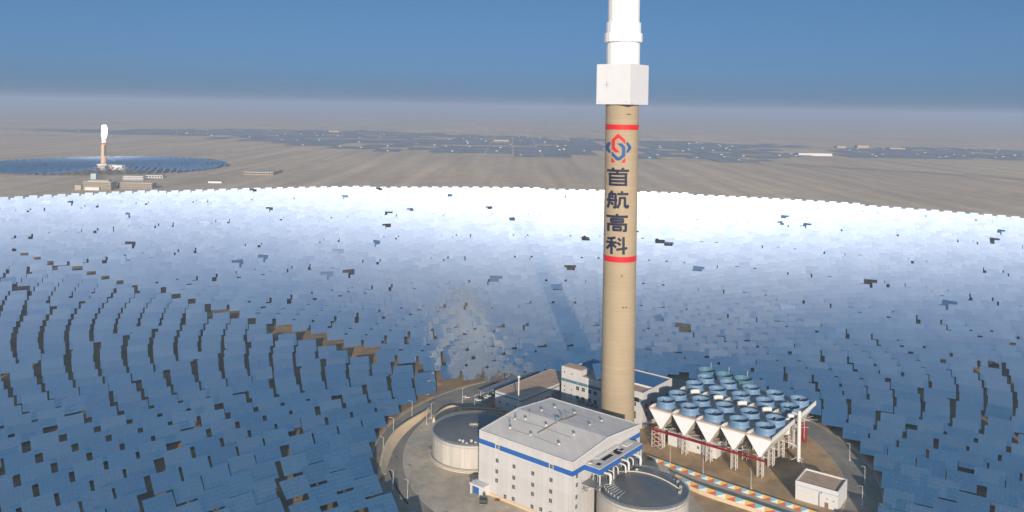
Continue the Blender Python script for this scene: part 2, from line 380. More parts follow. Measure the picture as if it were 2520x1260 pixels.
GL = {
 'shou': [((.24,1.),(.32,.88)), ((.76,1.),(.68,.88)), ((0,.85),(1,.85)), ((.49,.85),(.45,.68)), ((.07,.66),(.93,.66)), ((.13,.66),(.13,0)), ((.87,.66),(.87,0)), ((.13,.45),(.87,.45)), ((.13,.25),(.87,.25)), ((.13,.05),(.87,.05))],
 'hang': [((.26,1.),(.19,.88)), ((.12,.83),(.42,.83)), ((.12,.83),(.12,.32)), ((.12,.34),(.03,.02)), ((.41,.83),(.41,.05)), ((.41,.05),(.3,.05)), ((0,.47),(.48,.47)), ((.23,.73),(.29,.6)), ((.22,.34),(.29,.19)),
          ((.7,1.),(.74,.86)), ((.5,.84),(1,.84)), ((.6,.62),(.88,.62)), ((.62,.62),(.6,.25)), ((.61,.3),(.5,.02)), ((.85,.62),(.85,.1)), ((.85,.08),(1,.06)), ((.98,.06),(.98,.2))],
 'gao': [((.5,1.),(.5,.86)), ((0,.85),(1,.85)), ((.2,.7),(.8,.7)), ((.22,.7),(.22,.55)), ((.78,.7),(.78,.55)), ((.2,.55),(.8,.55)), ((.04,.4),(.96,.4)), ((.09,.4),(.09,0)), ((.91,.4),(.91,.06)), ((.93,.05),(.78,.05)), ((.3,.25),(.7,.25)), ((.33,.25),(.33,.08)), ((.68,.25),(.68,.08)), ((.3,.08),(.7,.08))],
 'ke': [((.44,.97),(.06,.88)), ((0,.68),(.5,.68)), ((.25,.92),(.25,0)), ((.24,.62),(.02,.28)), ((.28,.6),(.46,.4)), ((.57,.93),(.7,.8)), ((.55,.68),(.68,.54)), ((.5,.27),(1,.36)), ((.83,1.),(.83,0))]}
for (key, x0, x1, y0, y1) in (('shou',1496.5,1547,414,457), ('hang',1495.5,1545.5,471,513), ('gao',1494.5,1544.5,527,570), ('ke',1494,1543,584,626)):
    polys = [stroke((x0 + p[0]*(x1-x0), y1 - p[1]*(y1-y0)), (x0 + q[0]*(x1-x0), y1 - q[1]*(y1-y0)), 6.0, .6) for p, q in GL[key]]
    on_shaft(polys, 'character', M['black'], tower)
for (x, y) in ((1545, 281), (1550, 281.5), (1531, 679), (1529, 877), (1534, 757), (1541, 757)):
    on_shaft([[(x-1.6, y-1.6), (x+1.6, y-1.6), (x+1.6, y+1.6), (x-1.6, y+1.6)]], 'vent_opening', M['dark'], tower, .05)
# white heat shield box, corner towards the camera
zb0, zb1 = tz(257, 1530), tz(157.5, 1530)
S = 11.0
shield = MB(); shield.box(-S, S, -S, S, zb0, zb1)
shield = shield.build('heat_shield', mat('white_shield_panels', (.67, .67, .69), .6, var=.03), tower, yaw=cam_ang + R(45 + 16))
b = MB()
for fx in (-4.2,):
    b.box(fx-.12, fx+.12, -S-.05, -S-.01, zb0+9.5, zb0+13.5); b.box(fx-1.2, fx+1.2, -S-.06, -S-.02, zb0+11.2, zb0+11.45)
for fx in (-9.2, 8.6): b.box(fx-.5, fx+.5, -S-.06, -S-.01, zb0+1.2, zb0+1.5)
b.pieces('shield_seam', M['grey'], shield)
hat = MB(); hat.lathe((0, 0, 0), [(9.75, zb1), (9.75, tz(102)), (9.95, tz(102)), (11.1, tz(101)), (11.1, tz(79)), (10.15, tz(78)), (10.15, tz(53)), (9.2, tz(50)), (9.2, tz(44))], 20, cap1=True)
hat.build('upper_shaft', M['insul'], tower)
rc = MB(); rc.lathe((0, 0, 0), [(9.15, tz(44)), (9.25, tz(30)), (9.25, 268), (8.6, 269.5)], 20, cap1=True); rc.build('receiver', M['glow'], tower)
b = MB(); a0 = cam_ang + R(8); b.tube([(8.9*math.cos(a0), 8.9*math.sin(a0), tz(154)), (9.4*math.cos(a0), 9.4*math.sin(a0), tz(154))], .45, 8); b.build('inspection_port', M['dark'], tower)

# ------------------------------------------------------------------ windows shared by the buildings
def window_meshes(w, h, cross=True, bar=.09):
    f = MB()
    f.box(-w/2, -w/2+bar, -.1, 0, -h/2, h/2); f.box(w/2-bar, w/2, -.1, 0, -h/2, h/2)
    f.box(-w/2+bar, w/2-bar, -.1, 0, -h/2, -h/2+bar); f.box(-w/2+bar, w/2-bar, -.1, 0, h/2-bar, h/2)
    if cross:
        f.box(-bar/2, bar/2, -.09, 0, -h/2+bar, h/2-bar); f.box(-w/2+bar, -bar/2, -.088, 0, -bar/2, bar/2); f.box(bar/2, w/2-bar, -.088, 0, -bar/2, bar/2)
    p = MB(); p.box(-w/2+bar, w/2-bar, -.045, 0, -h/2+bar, h/2-bar)
    return f.mesh('window', M['frame']), p.mesh('pane', M['glass'])
def put_window(ms, parent, axis, c, t, z):
    if axis == 'y': o = inst('window', ms[0], parent, (t, c, z))
    else: o = inst('window', ms[0], parent, (c, t, z), (0, 0, R(90)))
    inst('pane', ms[1], o)

# ------------------------------------------------------------------ main building
o = at(1177, 1207); FB = Frame((o.x, o.y), R(-39.2)); BW, BD, BZ, RZ = 57.8, 61.3, 30.6, 33.2
mb = empty('main_building', 'large white windowed block with pale gable roof and blue band', 'building', FB.o, FB.yaw)
w = MB()
w.add([(0,0,0),(BW,0,0),(BW,BD,0),(0,BD,0),(0,0,BZ),(BW,0,BZ),(BW,BD,BZ),(0,BD,BZ),(0,BD/2,RZ),(BW,BD/2,RZ)],
      [(0,1,5,4),(2,3,7,6),(1,2,6,9,5),(3,0,4,8,7),(4,5,9,8),(8,9,6,7)])
w.build('wall', M['white'], mb)
rf = MB(); e = .55; sl = (RZ-BZ)/(BD/2)
zz = lambda y: (BZ + sl*y if y <= BD/2 else RZ - sl*(y-BD/2)) + .05
rf.add([(e,e,zz(e)),(BW-e,e,zz(e)),(BW-e,BD/2,zz(BD/2)),(e,BD/2,zz(BD/2)),(e,BD-e,zz(BD-e)),(BW-e,BD-e,zz(BD-e))], [(0,1,2,3),(3,2,5,4)])
rf.build('roof', M['roof'], mb)
# standing kerb of the roof edge
b = MB(); b.box(0, BW, -.12, .4, BZ-.1, BZ+.32); b.box(0, BW, BD-.4, BD+.12, BZ-.1, BZ+.32); b.pieces('roof_edge', M['white_paint'], mb)
b = MB()
for x in (-.12, BW-.4):
    for (y0, y1) in ((0.42, BD/2), (BD/2, BD-.42)):
        b.add([(x,y0,zz(y0)-.4),(x+.52,y0,zz(y0)-.4),(x+.52,y1,zz(y1)-.4),(x,y1,zz(y1)-.4),(x,y0,zz(y0)+.25),(x+.52,y0,zz(y0)+.25),(x+.52,y1,zz(y1)+.25),(x,y1,zz(y1)+.25)],
              [(3,2,1,0),(4,5,6,7),(0,1,5,4),(1,2,6,5),(2,3,7,6),(3,0,4,7)])
b.pieces('verge', M['white_paint'], mb)
z4 = lambda x, y: (1160 + x/4.5, 980 + y/4.5)
bz1 = FB.hit(*z4(86, 440), 'y', 0)[1]; bz0 = FB.hit(*z4(86, 492), 'y', 0)[1]
bwin = [FB.hit(*z4(290, 532), 'y', 0)[0], FB.hit(*z4(886, 742), 'y', 0)[0]]
segs = [(-.15, bwin[0]-1.3), (bwin[0]+1.3, bwin[1]-1.3), (bwin[1]+1.3, BW+.15)]
for x0, x1 in segs:
    b = MB(); b.box(x0, x1, -.15, -.01, bz0, bz1); b.build('blue_band', M['blue'], mb)
AX0, AX1 = 10.0, 49.0                         # annex along the right face
for y0, y1 in ((0.01, AX0-.1), (AX1+.1, BD)):
    b = MB(); b.box(BW+.01, BW+.15, y0, y1, bz0, bz1); b.build('blue_band', M['blue'], mb)
b = MB(); b.box(-.15, -.01, 0, BD, bz0, bz1); b.build('blue_band', M['blue'], mb)
b = MB()
for t in bwin:
    b.box(t-1.3, t-1.05, -.2, 0, bz0-.1, bz1+.1); b.box(t+1.05, t+1.3, -.2, 0, bz0-.1, bz1+.1)
b.box(-.17, BW+.17, -.17, -.02, bz0-.3, bz0-.02); b.pieces('band_trim', M['white_paint'], mb)
wm = window_meshes(1.9, 2.0)
for t in bwin: put_window(wm, mb, 'y', -.02, t, (bz0+bz1)/2)
for p in ((287,690),(283,810),(281,910),(474,755),(471,880),(468,982),(682,832),(680,958),(678,1060),(884,905),(880,1033),(878,1135),(375,1088),(466,1115),(674,1200),(770,1230),(1010,1330),(880,1275)):
    t, z = FB.hit(*z4(*p), 'y', 0); put_window(wm, mb, 'y', -.02, t, z)
for p in ((1167,862),(1166,960),(1162,1095),(1160,1200)):
    t, z = FB.hit(*z4(*p), 'x', BW); put_window(wm, mb, 'x', BW+.02, t, z)
b = MB(); b.box(6.5, BW+.3, -.35, 0, .05, 1.5); b.build('plinth', M['berm'], mb)
# vents, pipes and conduits on the roof
def rp(x, y):
    """point of the sloping roof seen at a survey mark"""
    z = BZ + 1
    for _ in range(12):
        q = at(*z4(x, y), z); l = FB.loc(q); z = zz(min(max(l[1], 0), BD))
    return Vector((l[0], l[1], z))
v0 = MB(); v0.lathe((0,0,0), [(.85,-.3),(.85,.2),(.45,.25),(.4,.6)], 12, cap1=True)
v1 = MB(); v1.lathe((0,0,.6), [(.35,0),(.6,.12),(.68,.45),(.5,.75),(.15,.9)], 12, cap1=True)
vm0, vm1 = v0.mesh('roof_vent', M['white_paint']), v1.mesh('vent_cowl', mat('green_grey_vent', (.1, .16, .15), .5, var=.1))
for p in ((925,100),(778,135),(1142,162),(600,230),(487,228),(828,300),(430,328),(660,405),(1310,297),(1137,402),(970,508),(1440,250)):
    q = rp(*p); ov = inst('roof_vent', vm0, mb, q); inst('vent_cowl', vm1, ov)
for pts in (((440,345),(700,425),(960,528)), ((390,205),(760,315),(1110,440)), ((560,120),(940,215),(1380,325)), ((950,125),(1240,205),(1480,290))):
    b = MB()
    qs = [rp(*p) + Vector((0, 0, .12)) for p in pts]
    for q, r_ in zip(qs, qs[1:]): b.bar(q, r_, .16)
    b.build('conduit', M['grey'], mb)
b = MB(); qs = [rp(*p) + Vector((0, 0, .18)) for p in ((735,388),(845,325),(985,245),(1060,228),(1165,185))]
for q, r_ in zip(qs, qs[1:]): b.bar(q, r_, .5, .25)
b.build('roof_walkway', mat('rusty_walkway', (.25, .17, .13), .8), mb)
for p, h in (((945,290),3.2),((1005,225),2.6),((1065,220),2.6),((1015,222),1.8),((652,190),2.0),((425,310),2.6),((490,232),2.2)):
    b = MB(); q = rp(*p); b.tube([q, q+Vector((0,0,h))], .22 if h > 2.5 else .14, 8); b.tube([q+Vector((0,0,h)), q+Vector((.1,0,h+.3))], .4, 8)
    b.build('roof_pipe', M['grey'], mb)
b = MB(); q = rp(955, 215); b.box(q.x-.9, q.x+.9, q.y-.7, q.y+.7, q.z, q.z+.8); b.build('roof_unit', M['teal'], mb)
# annex on the right face
AZ1 = bz1 + .25; AZ0 = AZ1 - 3.4; AD = 8.5
ann = MB(); ann.box(BW, BW+AD, AX0, AX1, AZ0+2.9, AZ1)
for y in (AX0, AX1-.4): ann.box(BW, BW+AD, y, y+.4, AZ0+.2, AZ0+2.9)
ann.box(BW+AD-.4, BW+AD, AX0+.4, 29, AZ0+.6, AZ0+2.9); ann.box(BW+AD-.4, BW+AD, 33, AX1-.4, AZ0+.6, AZ0+2.9)
ann = ann.build('annex', M['white'], mb)
for a, c in (((BW, AX0-.14), (BW+AD+.14, AX0-.01)), ((BW+AD+.01, AX0), (BW+AD+.14, 29)), ((BW+AD+.01, 32.5), (BW+AD+.14, AX1))):
    b = MB(); b.box(a[0], c[0], a[1], c[1], bz0-.2, bz1-.1); b.build('blue_band', M['blue'], ann)
for (x0, x1, y0, y1) in ((4.2,6.2,13,15.5),(3.0,5.2,19,27.5),(3.4,6.8,29.5,33),(2.2,3.4,31,35),(3.9,5.3,34.2,37),(2.4,3.5,42,44)):
    b = MB(); b.box(BW+x0, BW+x1, y0, y1, AZ1+.005, AZ1+.06); b.build('roof_opening', M['dark'], ann)
b = MB()
for (y0, y1) in ((18,28.5),(29,38)): b.box(BW+.5, BW+.9, y0, y1, AZ1, AZ1+.6); b.box(BW+1.4, BW+1.7, y0, y1, AZ1, AZ1+.4)
b.box(BW+1, BW+2.4, 11.5, 12.6, AZ1, AZ1+.5); b.box(BW+2, BW+5, 40, 46, AZ1, AZ1+.35); b.pieces('roof_duct', M['pipe'], ann)
b = MB(); b.box(BW+1, BW+1.7, 13.4, 14.6, AZ1, AZ1+.4); b.build('roof_crate', mat('ochre_crate', (.45, .25, .13), .8), ann)
# platform, posts and bent salt pipes under the annex
plat = MB(); plat.box(BW+.2, BW+AD+1, AX0-3, AX1, 18.6, 18.9)
for k in range(14):
    y = AX0-2.8 + k*3.1; plat.bar((BW+AD+.9, y, 18.9), (BW+AD+.9, y, 20.1), .09)
plat.bar((BW+AD+.9, AX0-3, 20.1), (BW+AD+.9, AX1, 20.1), .09); plat.bar((BW+AD+.9, AX0-3, 19.5), (BW+AD+.9, AX1, 19.5), .07)
plat.bar((BW+.3, AX0-2.9, 20.1), (BW+AD+.9, AX0-2.9, 20.1), .09); plat.build('platform', M['grey'], mb)
for y in (AX0+.6, 22.5, 35.5, AX1-.8):
    b = MB(); b.bar((BW+AD-.2, y, 0), (BW+AD-.2, y, AZ0+2.9), .5); b.build('post', M['steel_white'], mb)
    b = MB(); b.bar((BW, y, 14.5), (BW+AD, y, 18.5), .3); b.build('brace', M['steel_white'], mb)
for k, (y, r, out, dz) in enumerate(((14.5,.5,5.2,4.4),(16.5,.3,4.0,3.0),(30,.42,3.2,3.6),(32.5,.55,3.6,4.2),(42.5,.62,5.0,3.8),(20,.25,2.4,3.4),(24,.25,2.2,3.2),(38,.3,2.2,3.2))):
    x0 = BW+3; zt = AZ0+.2 - (k % 3)*.5; x1 = BW+AD+out*.55
    pts = [(x0,y,zt),(x1-1,y,zt)] + [(x1-1+math.sin(t)*1.2, y, zt-1.2+math.cos(t)*1.2) for t in (R(25),R(50),R(75))] + [(x1+.2,y,zt-1.4),(x1+.2,y,zt-dz)]
    b = MB(); b.tube(pts, r, 10); b.build('salt_pipe', M['pipe'], mb, smooth=True)
b = MB()
for k in range(26):
    y = 11 + rng.random()*36; x = BW+2+rng.random()*5.5; h = 1+rng.random()*3
    if k % 2: b.tube([(x,y,18.9),(x,y,18.9+h)], .18+.2*rng.random(), 7)
    else: b.bar((x,y,18.9+h*.5),(x+rng.random()*3-1.5,y+rng.random()*3,18.9+h*.5), .2+.2*rng.random())
tag(b.build('pipework', M['galv'], mb), kind='stuff')
b = MB(); b.bar((BW+1.2,AX0-3.2,17.2),(BW+3.5,AX0-6,16.4),.18); b.tube([(BW+2,AX0-2.6,17.6),(BW+2,AX0-2.6,15.9)],.3,8); b.bar((BW+4,AX0-3,17.0),(BW+4,AX0-5,17.0),.3,.5); b.build('crane_arm', M['grey'], mb)
# porch by the left corner
po = MB(); px_, py_ = FB.hit(*z4(66, 985), 'y', -1.5)
po.box(-1.5, 7.6, -5.2, -.02, 4.6, 5.5); po.box(4.6, 7.2, -4.8, -.02, 0, 4.6); po.box(-1.2, -.4, -4.9, -4.1, 0, 4.6)
po = po.build('porch', M['white_paint'], mb)
b = MB(); b.box(-.4, 4.6, -3.2, -3.0, 0, 4.4); b.build('roller_door', M['blue'], po)
# lying drum, little red cart
q = at(1190, 1241)
dr = empty('drum', 'dark round drum lying on a frame by the white porch', 'drum', q, R(-5))
b = MB(); b.tube([(-1.9,0,1.5),(-1.85,0,1.5),(1.85,0,1.5),(1.9,0,1.5)], [1.2,1.4,1.4,1.2], 20); b.build('barrel', mat('dark_green_tank', (.05,.055,.045), .5), dr, smooth=True)
b = MB(); b.box(-1.7,-1.3,-1,1,0,.7); b.box(1.3,1.7,-1,1,0,.7); b.box(-1.3,1.3,-.9,-.7,.1,.35); b.box(-1.3,1.3,.7,.9,.1,.35); b.pieces('cradle', M['grey'], dr)
b = MB(); b.box(-.6,.6,1.5,2.6,0,4.2); b.build('cabinet', mat('dark_olive_cabinet', (.09,.095,.075), .6), dr)
q = at(1224, 1232)
rcart = empty('hand_cart', 'small flat red hand cart on the paving by the white wall', 'cart', q, R(-30))
b = MB(); b.box(-1,1,-.5,.5,.45,.65); b.bar((1,-.4,.6),(1.5,-.4,1.3),.08); b.bar((1,.4,.6),(1.5,.4,1.3),.08); b.bar((1.5,-.4,1.3),(1.5,.4,1.3),.08); b.build('bed', M['red'], rcart)
for sx in (-.7,.7):
    for sy in (-.5,.5):
        b = MB(); b.tube([(sx,sy-.06,.25),(sx,sy+.06,.25)], .25, 12); b.build('wheel', M['rubber'], rcart)

# ------------------------------------------------------------------ salt tanks
def tank(c, r, h, name, label, roofm, rise, yaw=0):
    t = empty(name, label, 'tank', (c[0], c[1], 0), yaw)
    b = MB(); b.lathe((0,0,0), [(r,0),(r,h)], 96); b.build('tank_wall', M['tankwall'], t, smooth=True)
    rad = (r*r + rise*rise)/(2*rise); prof = [(rr, h + math.sqrt(rad*rad-rr*rr)-(rad-rise)+.02) for rr in np.linspace(r-.3, .01, 22)]
    b = MB(); b.lathe((0,0,0), prof, 96); b.build('dome', roofm, t, smooth=True)
    b = MB(); b.lathe((0,0,0), [(r-.5,h-.02),(r+.45,h-.02),(r+.45,h+.3),(r-.5,h+.3)], 96)
    b.lathe((0,0,0), [(r+.02,h-1.3),(r+.3,h-1.3),(r+.3,h-1.0),(r+.02,h-1.0)], 96); b.build('rim', M['galv'], t)
    b = MB(); n = 72
    for k in range(n):
        a = 2*math.pi*k/n; x, y = (r+.3)*math.cos(a), (r+.3)*math.sin(a); b.bar((x,y,h+.3),(x,y,h+1.4),.07)
    for zz_ in (.85, 1.4): b.lathe((0,0,0), [(r+.27,h+zz_-.04),(r+.33,h+zz_-.04),(r+.33,h+zz_+.04),(r+.27,h+zz_+.04)], 96)
    b.build('railing', M['galv'], t)
    b = MB(); b.lathe((0,0,0), [(r+.02,.02),(r+1.6,.02),(r+1.6,.6),(r+.9,.6),(r+.9,1.0),(r+.02,1.0)], 96); b.build('foundation_ring', M['kerb'], t)
    return t, rad
c1 = at(1168, 1056, 13.8); c1 = (c1.x, c1.y)
t1, rad1 = tank(c1, 23.6, 13.8, 'salt_tank', 'round cream tank with dull grey dome behind left corner of main building', M['tankroof_dull'], 2.6)
dz1 = lambda r_: 13.8 + math.sqrt(rad1**2-r_*r_)-(rad1-2.6)
b = MB(); 
for k in range(10):
    a = 2*math.pi*k/10; b.bar((.6*math.cos(a),.6*math.sin(a),dz1(.6)+.1),(3.2*math.cos(a),3.2*math.sin(a),dz1(3.2)+.1),.25)
b.lathe((0,0,dz1(0)), [(.9,0),(.9,.7)], 16, cap1=True); b.build('centre_manhole', M['kerb'], t1)
b = MB()
for k in range(11):                           # equipment along the near rim
    a = R(-112 + k*6.5); r_ = 19.3 + (k % 3)*.9; b.box(r_*math.cos(a)-.6, r_*math.cos(a)+.6, r_*math.sin(a)-.5, r_*math.sin(a)+.5, dz1(r_)-.1, dz1(r_)+.7+(k % 2)*.6)
b.pieces('roof_nozzle', M['galv'], t1)
b = MB(); b.lathe((0,0,0), [(24.6,1.6),(24.9,1.6),(24.9,1.9),(24.6,1.9)], 96)
for k in range(60): a = 2*math.pi*k/60; b.bar((24.8*math.cos(a),24.8*math.sin(a),.6),(24.8*math.cos(a),24.8*math.sin(a),1.7),.12)
b.build('base_pipe', M['galv'], t1)
b = MB()
for k in range(5): b.bar((-24.2-.5*k,-3+k*.8,.2),(-24.0-.4*k,-3+k*.8,3.4-k*.3),.14)
b.bar((-24,-3,2.6),(-26.4,.4,2.2),.15); b.build('valve_group', M['grey'], t1)

c2 = at(1581, 1201, 16.3); c2 = (c2.x, c2.y)
t2, rad2 = tank(c2, 21.5, 16.3, 'salt_tank', 'round steel domed tank in front of the annex on the main building', M['tankroof'], 4.0)
dz2 = lambda r_: 16.3 + math.sqrt(rad2**2-r_*r_)-(rad2-4.0)
b = MB(); pts = []
for k in range(15):
    x = -18 + k*2.5; y = 12.5 - .018*(x+10)**2 - .12*(x+18)
    rr_ = math.hypot(x, y)
    if rr_ < 20.6: pts.append((x, y, dz2(rr_)+.35))
b.tube(pts, .32, 8); b.build('roof_pipe', M['kerb'], t2, smooth=True)
b = MB(); b.lathe((-1, 11.2, dz2(11.3)-.1), [(.9,0),(.9,.9),(.5,1.1),(.5,1.5)], 16, cap1=True); b.build('manhole', M['kerb'], t2)
b = MB()
for k in range(6): a = R(20 - k*9); r_ = 17.6; b.box(r_*math.cos(a)-.7, r_*math.cos(a)+.7, r_*math.sin(a)-.5, r_*math.sin(a)+.5, dz2(r_)-.1, dz2(r_)+.6+(k % 2)*.7)
b.pieces('roof_nozzle', M['grey'], t2)
b = MB()
for k in range(9): a = R(168 + k*7); b.tube([(18.5*math.cos(a),18.5*math.sin(a),dz2(18.5)-.1),(18.5*math.cos(a),18.5*math.sin(a),dz2(18.5)+1.0)],.3,8); b.bar((18.5*math.cos(a),18.5*math.sin(a),dz2(18.5)+.2),(13.5*math.cos(a),13.5*math.sin(a),dz2(13.5)+.15),.18)
b.pieces('roof_line', M['galv'], t2)

# ------------------------------------------------------------------ bund walls round the left tank
def bund(px_top, px_base, zt, label):
    top = [at(x, y, zt) for x, y in px_top]; base = [at(x, y, .03) for x, y in px_base]; n = len(top)
    out = []
    cc = Vector((c1[0], c1[1], 0))
    b = MB(); outer = []; crest = []
    for t_ in top:
        d = (t_ - cc); d.z = 0; d.normalize(); crest.append(t_ + d*1.1); outer.append(Vector((t_.x, t_.y, .03)) + d*2.4)
    b.strip(base, top); b.strip(top, crest); b.strip(crest, outer)
    for k in (0, n-1): b.add([base[k], top[k], crest[k], outer[k]], [(0, 1, 2, 3)])
    ob = b.build('bund_wall', M['berm']); tag(ob, label, 'wall')
    bm = bmesh.new(); bm.from_mesh(ob.data); bmesh.ops.remove_doubles(bm, verts=bm.verts, dist=.001); bmesh.ops.recalc_face_normals(bm, faces=bm.faces); bm.to_mesh(ob.data); bm.free()
z5 = lambda L_: [(880 + x/3.317, 880 + y/3.317) for x, y in L_]
def smooth_px(pts, n=6):
    out = []; P = [pts[0]] + list(pts) + [pts[-1]]
    for i in range(1, len(P)-2):
        for k in range(n):
            t = k/n; p0, p1, p2, p3 = P[i-1], P[i], P[i+1], P[i+2]
            out.append(tuple(.5*((2*p1[j])+(-p0[j]+p2[j])*t+(2*p0[j]-5*p1[j]+4*p2[j]-p3[j])*t*t+(-p0[j]+3*p1[j]-3*p2[j]+p3[j])*t**3) for j in (0, 1)))
    return out + [pts[-1]]
bund(smooth_px(z5([(590,418),(500,468),(400,528),(318,592),(262,665),(222,750),(200,850),(190,945)])), smooth_px(z5([(604,436),(528,500),(448,566),(372,640),(306,730),(270,810),(248,880),(236,945)])), 3.6, 'long curved beige bund wall sweeping past the lamps left of the tank')
bund(smooth_px(z5([(625,492),(670,440),(730,402),(790,392),(860,412),(960,410),(1100,420),(1250,440)])), smooth_px(z5([(655,528),(700,482),(760,445),(820,432),(880,440),(970,440),(1100,446),(1250,460)])), 3.6, 'beige bund wall behind the tank ending in a blunt lit face')

# ------------------------------------------------------------------ brown roofed workshop, office block, shed, low block
def flat_block(name, label, cat, fr, W, D, H, wallm, roofm, par=.9, th=.5):
    r_ = empty(name, label, cat, fr.o, fr.yaw)
    b = MB(); b.box(0, W, 0, D, 0, H-par); b.box(0, W, 0, th, H-par, H); b.box(0, W, D-th, D, H-par, H); b.box(0, th, th, D-th, H-par, H); b.box(W-th, W, th, D-th, H-par, H)
    b.build('wall', wallm, r_)
    b = MB(); b.box(th, W-th, th, D-th, H-par+.01, H-par+.25); b.build('roof', roofm, r_)
    return r_
FW = Frame(at(1218.6, 961, 10.6)[:2], R(-39.5)); 
wk = flat_block('workshop', 'long low white workshop with brown flat roof', 'building', FW, 22.5, 60, 10.6, M['white'], M['brownroof'], .35, .4)
b = MB(); b.box(-.1, 22.6, -.12, -.01, 8.6, 9.3); b.build('dark_band', M['teal_band'], wk)
b = MB(); b.box(22.51, 22.62, -.1, 60, 8.6, 9.3); b.build('dark_band', M['teal_band'], wk)
wm2 = window_meshes(1.4, 1.6)
for k in range(10): put_window(wm2, wk, 'x', 22.52, 4+k*5.6, 4.5)
b = MB(); b.box(22.5, 22.65, 44, 46.2, 0, 3); b.build('door', M['dark'], wk)
for k in range(3): put_window(wm2, wk, 'y', -.02, 4+k*6.5, 4.2)
b = MB(); q0 = at(1190, 996); l0 = FW.loc(q0)
b.box(-5.0, -.2, -1.2, 3.5, .0, 1.5); b.build('painted_ramp', [M['orange']], wk)

FO = Frame(at(1382, 913, 22)[:2], R(-39.5)); OW, OD, OZ = 61.5, 36.5, 22.0
of = flat_block('office_block', 'white office block with slate band and blue roof behind the tower', 'building', FO, OW, OD, OZ, M['white'], M['brownroof'], 1.2, .6)
z6 = lambda x, y: (1360 + x/7, 880 + y/7)
b = MB(); b.box(-.01, 16, .0, 9, OZ, OZ+3.4); b.build('stair_tower', M['white'], of)
b = MB(); b.box(.5, 15.5, .5, 8.5, OZ+3.42, OZ+3.6); b.build('stair_roof', M['brownroof'], of)
for (x0, x1) in ((-.1, 12.8), (13.1, 20.5), (20.8, 42), (42.3, OW+.1)):
    b = MB(); b.box(x0, x1, -.12, -.01, OZ-6.1, OZ-4.2); b.build('slate_band', M['teal_band'], of)
b = MB(); b.box(1.0, OW-1.0, 13, OD-1.0, OZ-.9, OZ-.55); b.build('blue_roof_sheet', M['blueroof'], of)
b = MB(); b.box(.9, OW-.9, 12.4, 12.8, OZ-1.0, OZ+.15); b.build('roof_divider', M['white_paint'], of)
wo1, wo2 = window_meshes(2.6, 2.5), window_meshes(.9, 1.2, False)
for p in ((432,530),(530,555),(640,585),(735,615),(428,685),(525,710),(635,735),(735,765)):
    t, z = FO.hit(*z6(*p), 'y', 0); put_window(wo1, of, 'y', -.02, t, z)
for p in ((205,245),(332,282)): t, z = FO.hit(*z6(*p), 'y', 0); put_window(wo2, of, 'y', -.03, t, z)
for p in ((205,482),(205,560),(200,635),(325,555),(320,635),(320,710)): t, z = FO.hit(*z6(*p), 'y', 0); put_window(wo2, of, 'y', -.02, t, z)
for p in ((1410,795),(1405,955),(1405,1010)):
    t, z = FO.hit(*z6(*p), 'y', 0); put_window(wo1, of, 'y', -.02, t, z)
for k in range(5): put_window(wo1, of, 'x', OW+.02, 4+k*6.5, 8); put_window(wo1, of, 'x', OW+.02, 4+k*6.5, 13)
b = MB(); b.box(OW+.01, OW+.12, 0, OD, OZ-5.2, OZ-4.4); b.build('slate_band', mat('pale_grey_band', (.5, .5, .53), .6), of)
b = MB(); t, z = FO.hit(*z6(1425, 715), 'y', 0); b.box(t-2.6, t+2.6, -.2, -.02, z-1.4, z+1.2); b.build('sign_panel', M['dark'], of)
b = MB(); t, z = FO.hit(*z6(560, 775), 'y', 0)
for k in range(5): b.box(t-5.5+k*3.2, t-3.5+k*3.2, -1.5, -.05, z-1.1+.3*(k % 2), z+.9)
b.pieces('wall_unit', M['grey'], of)
# test heliostat standing on the office roof
q = at(1478, 931, OZ-.9)
th_ = empty('test_mirror', 'tilted dark blue test mirror standing on the office roof behind the tower', 'mirror', (q.x, q.y, OZ-.55), R(30))
b = MB(); b.tube([(0,0,0),(0,0,3.4)], .35, 10); b.build('post', M['galv'], th_)
b = MB(); b.box(-5.4,5.4,-.2,.0,-5,5); pb = b.build('panel_back', M['grey'], th_, (0,0,4.6)); pb.rotation_euler = (R(-28),0,0)
b = MB()
for i in range(4):
    for j in range(4): b.box(-5.3+i*2.67, -2.75+i*2.67, -.3, -.21, -4.9+j*2.47, -2.5+j*2.47)
pf = b.build('panel_front', M['mirror'], th_, (0,0,4.6)); pf.rotation_euler = (R(-28),0,0)
pf['kind'] = 'stuff'

o = at(1957, 1228); FS = Frame((o.x, o.y), R(-36)); 
SW, SD, SH = 20.6, 17.5, 9.5
sd = flat_block('shed', 'small white shed with brown roof beside the painted walls', 'shed', FS, SW, SD, SH, M['white_paint'], M['brownroof'], 1.0, .45)
b = MB(); b.box(-.12, SW+.12, -.12, -.01, SH-2.5, SH-1.9); b.build('trim', mat('pale_blue_trim', (.5, .56, .66), .6), sd)
b = MB(); b.box(SW+.01, SW+.12, -.1, SD, SH-2.5, SH-1.9); b.build('trim', M['steel_white'], sd)
z7 = lambda x, y: (1580 + x/4.065, 1100 + y/4.065)
t, z = FS.hit(*z7(1845, 575), 'y', 0)
b = MB(); b.box(t-.9, t+.9, -.1, -.01, 0, 2.7); dd = b.build('door', mat('brown_door', (.27,.16,.1), .7), sd)
b = MB(); b.box(t+.55, t+.68, -.18, -.1, 1.2, 1.35); b.build('handle', M['galv'], dd)
t, z = FS.hit(*z7(1775, 520), 'y', 0)
b = MB(); b.tube([(t,-.35,0),(t,-.35,6.6),(t+.3,-.35,7.1),(t+1.1,-.35,7.2),(t+1.1,-.35,6.5)], .16, 8); b.build('downpipe', M['grey'], sd)
wl = MB(); wl.box(-.25,.25,-.4,0,-.2,.2); t, z = FS.hit(*z7(1855, 520), 'y', 0); inst('wall_lamp', wl.mesh('wall_lamp', M['grey']), sd, (t,-.02,z))
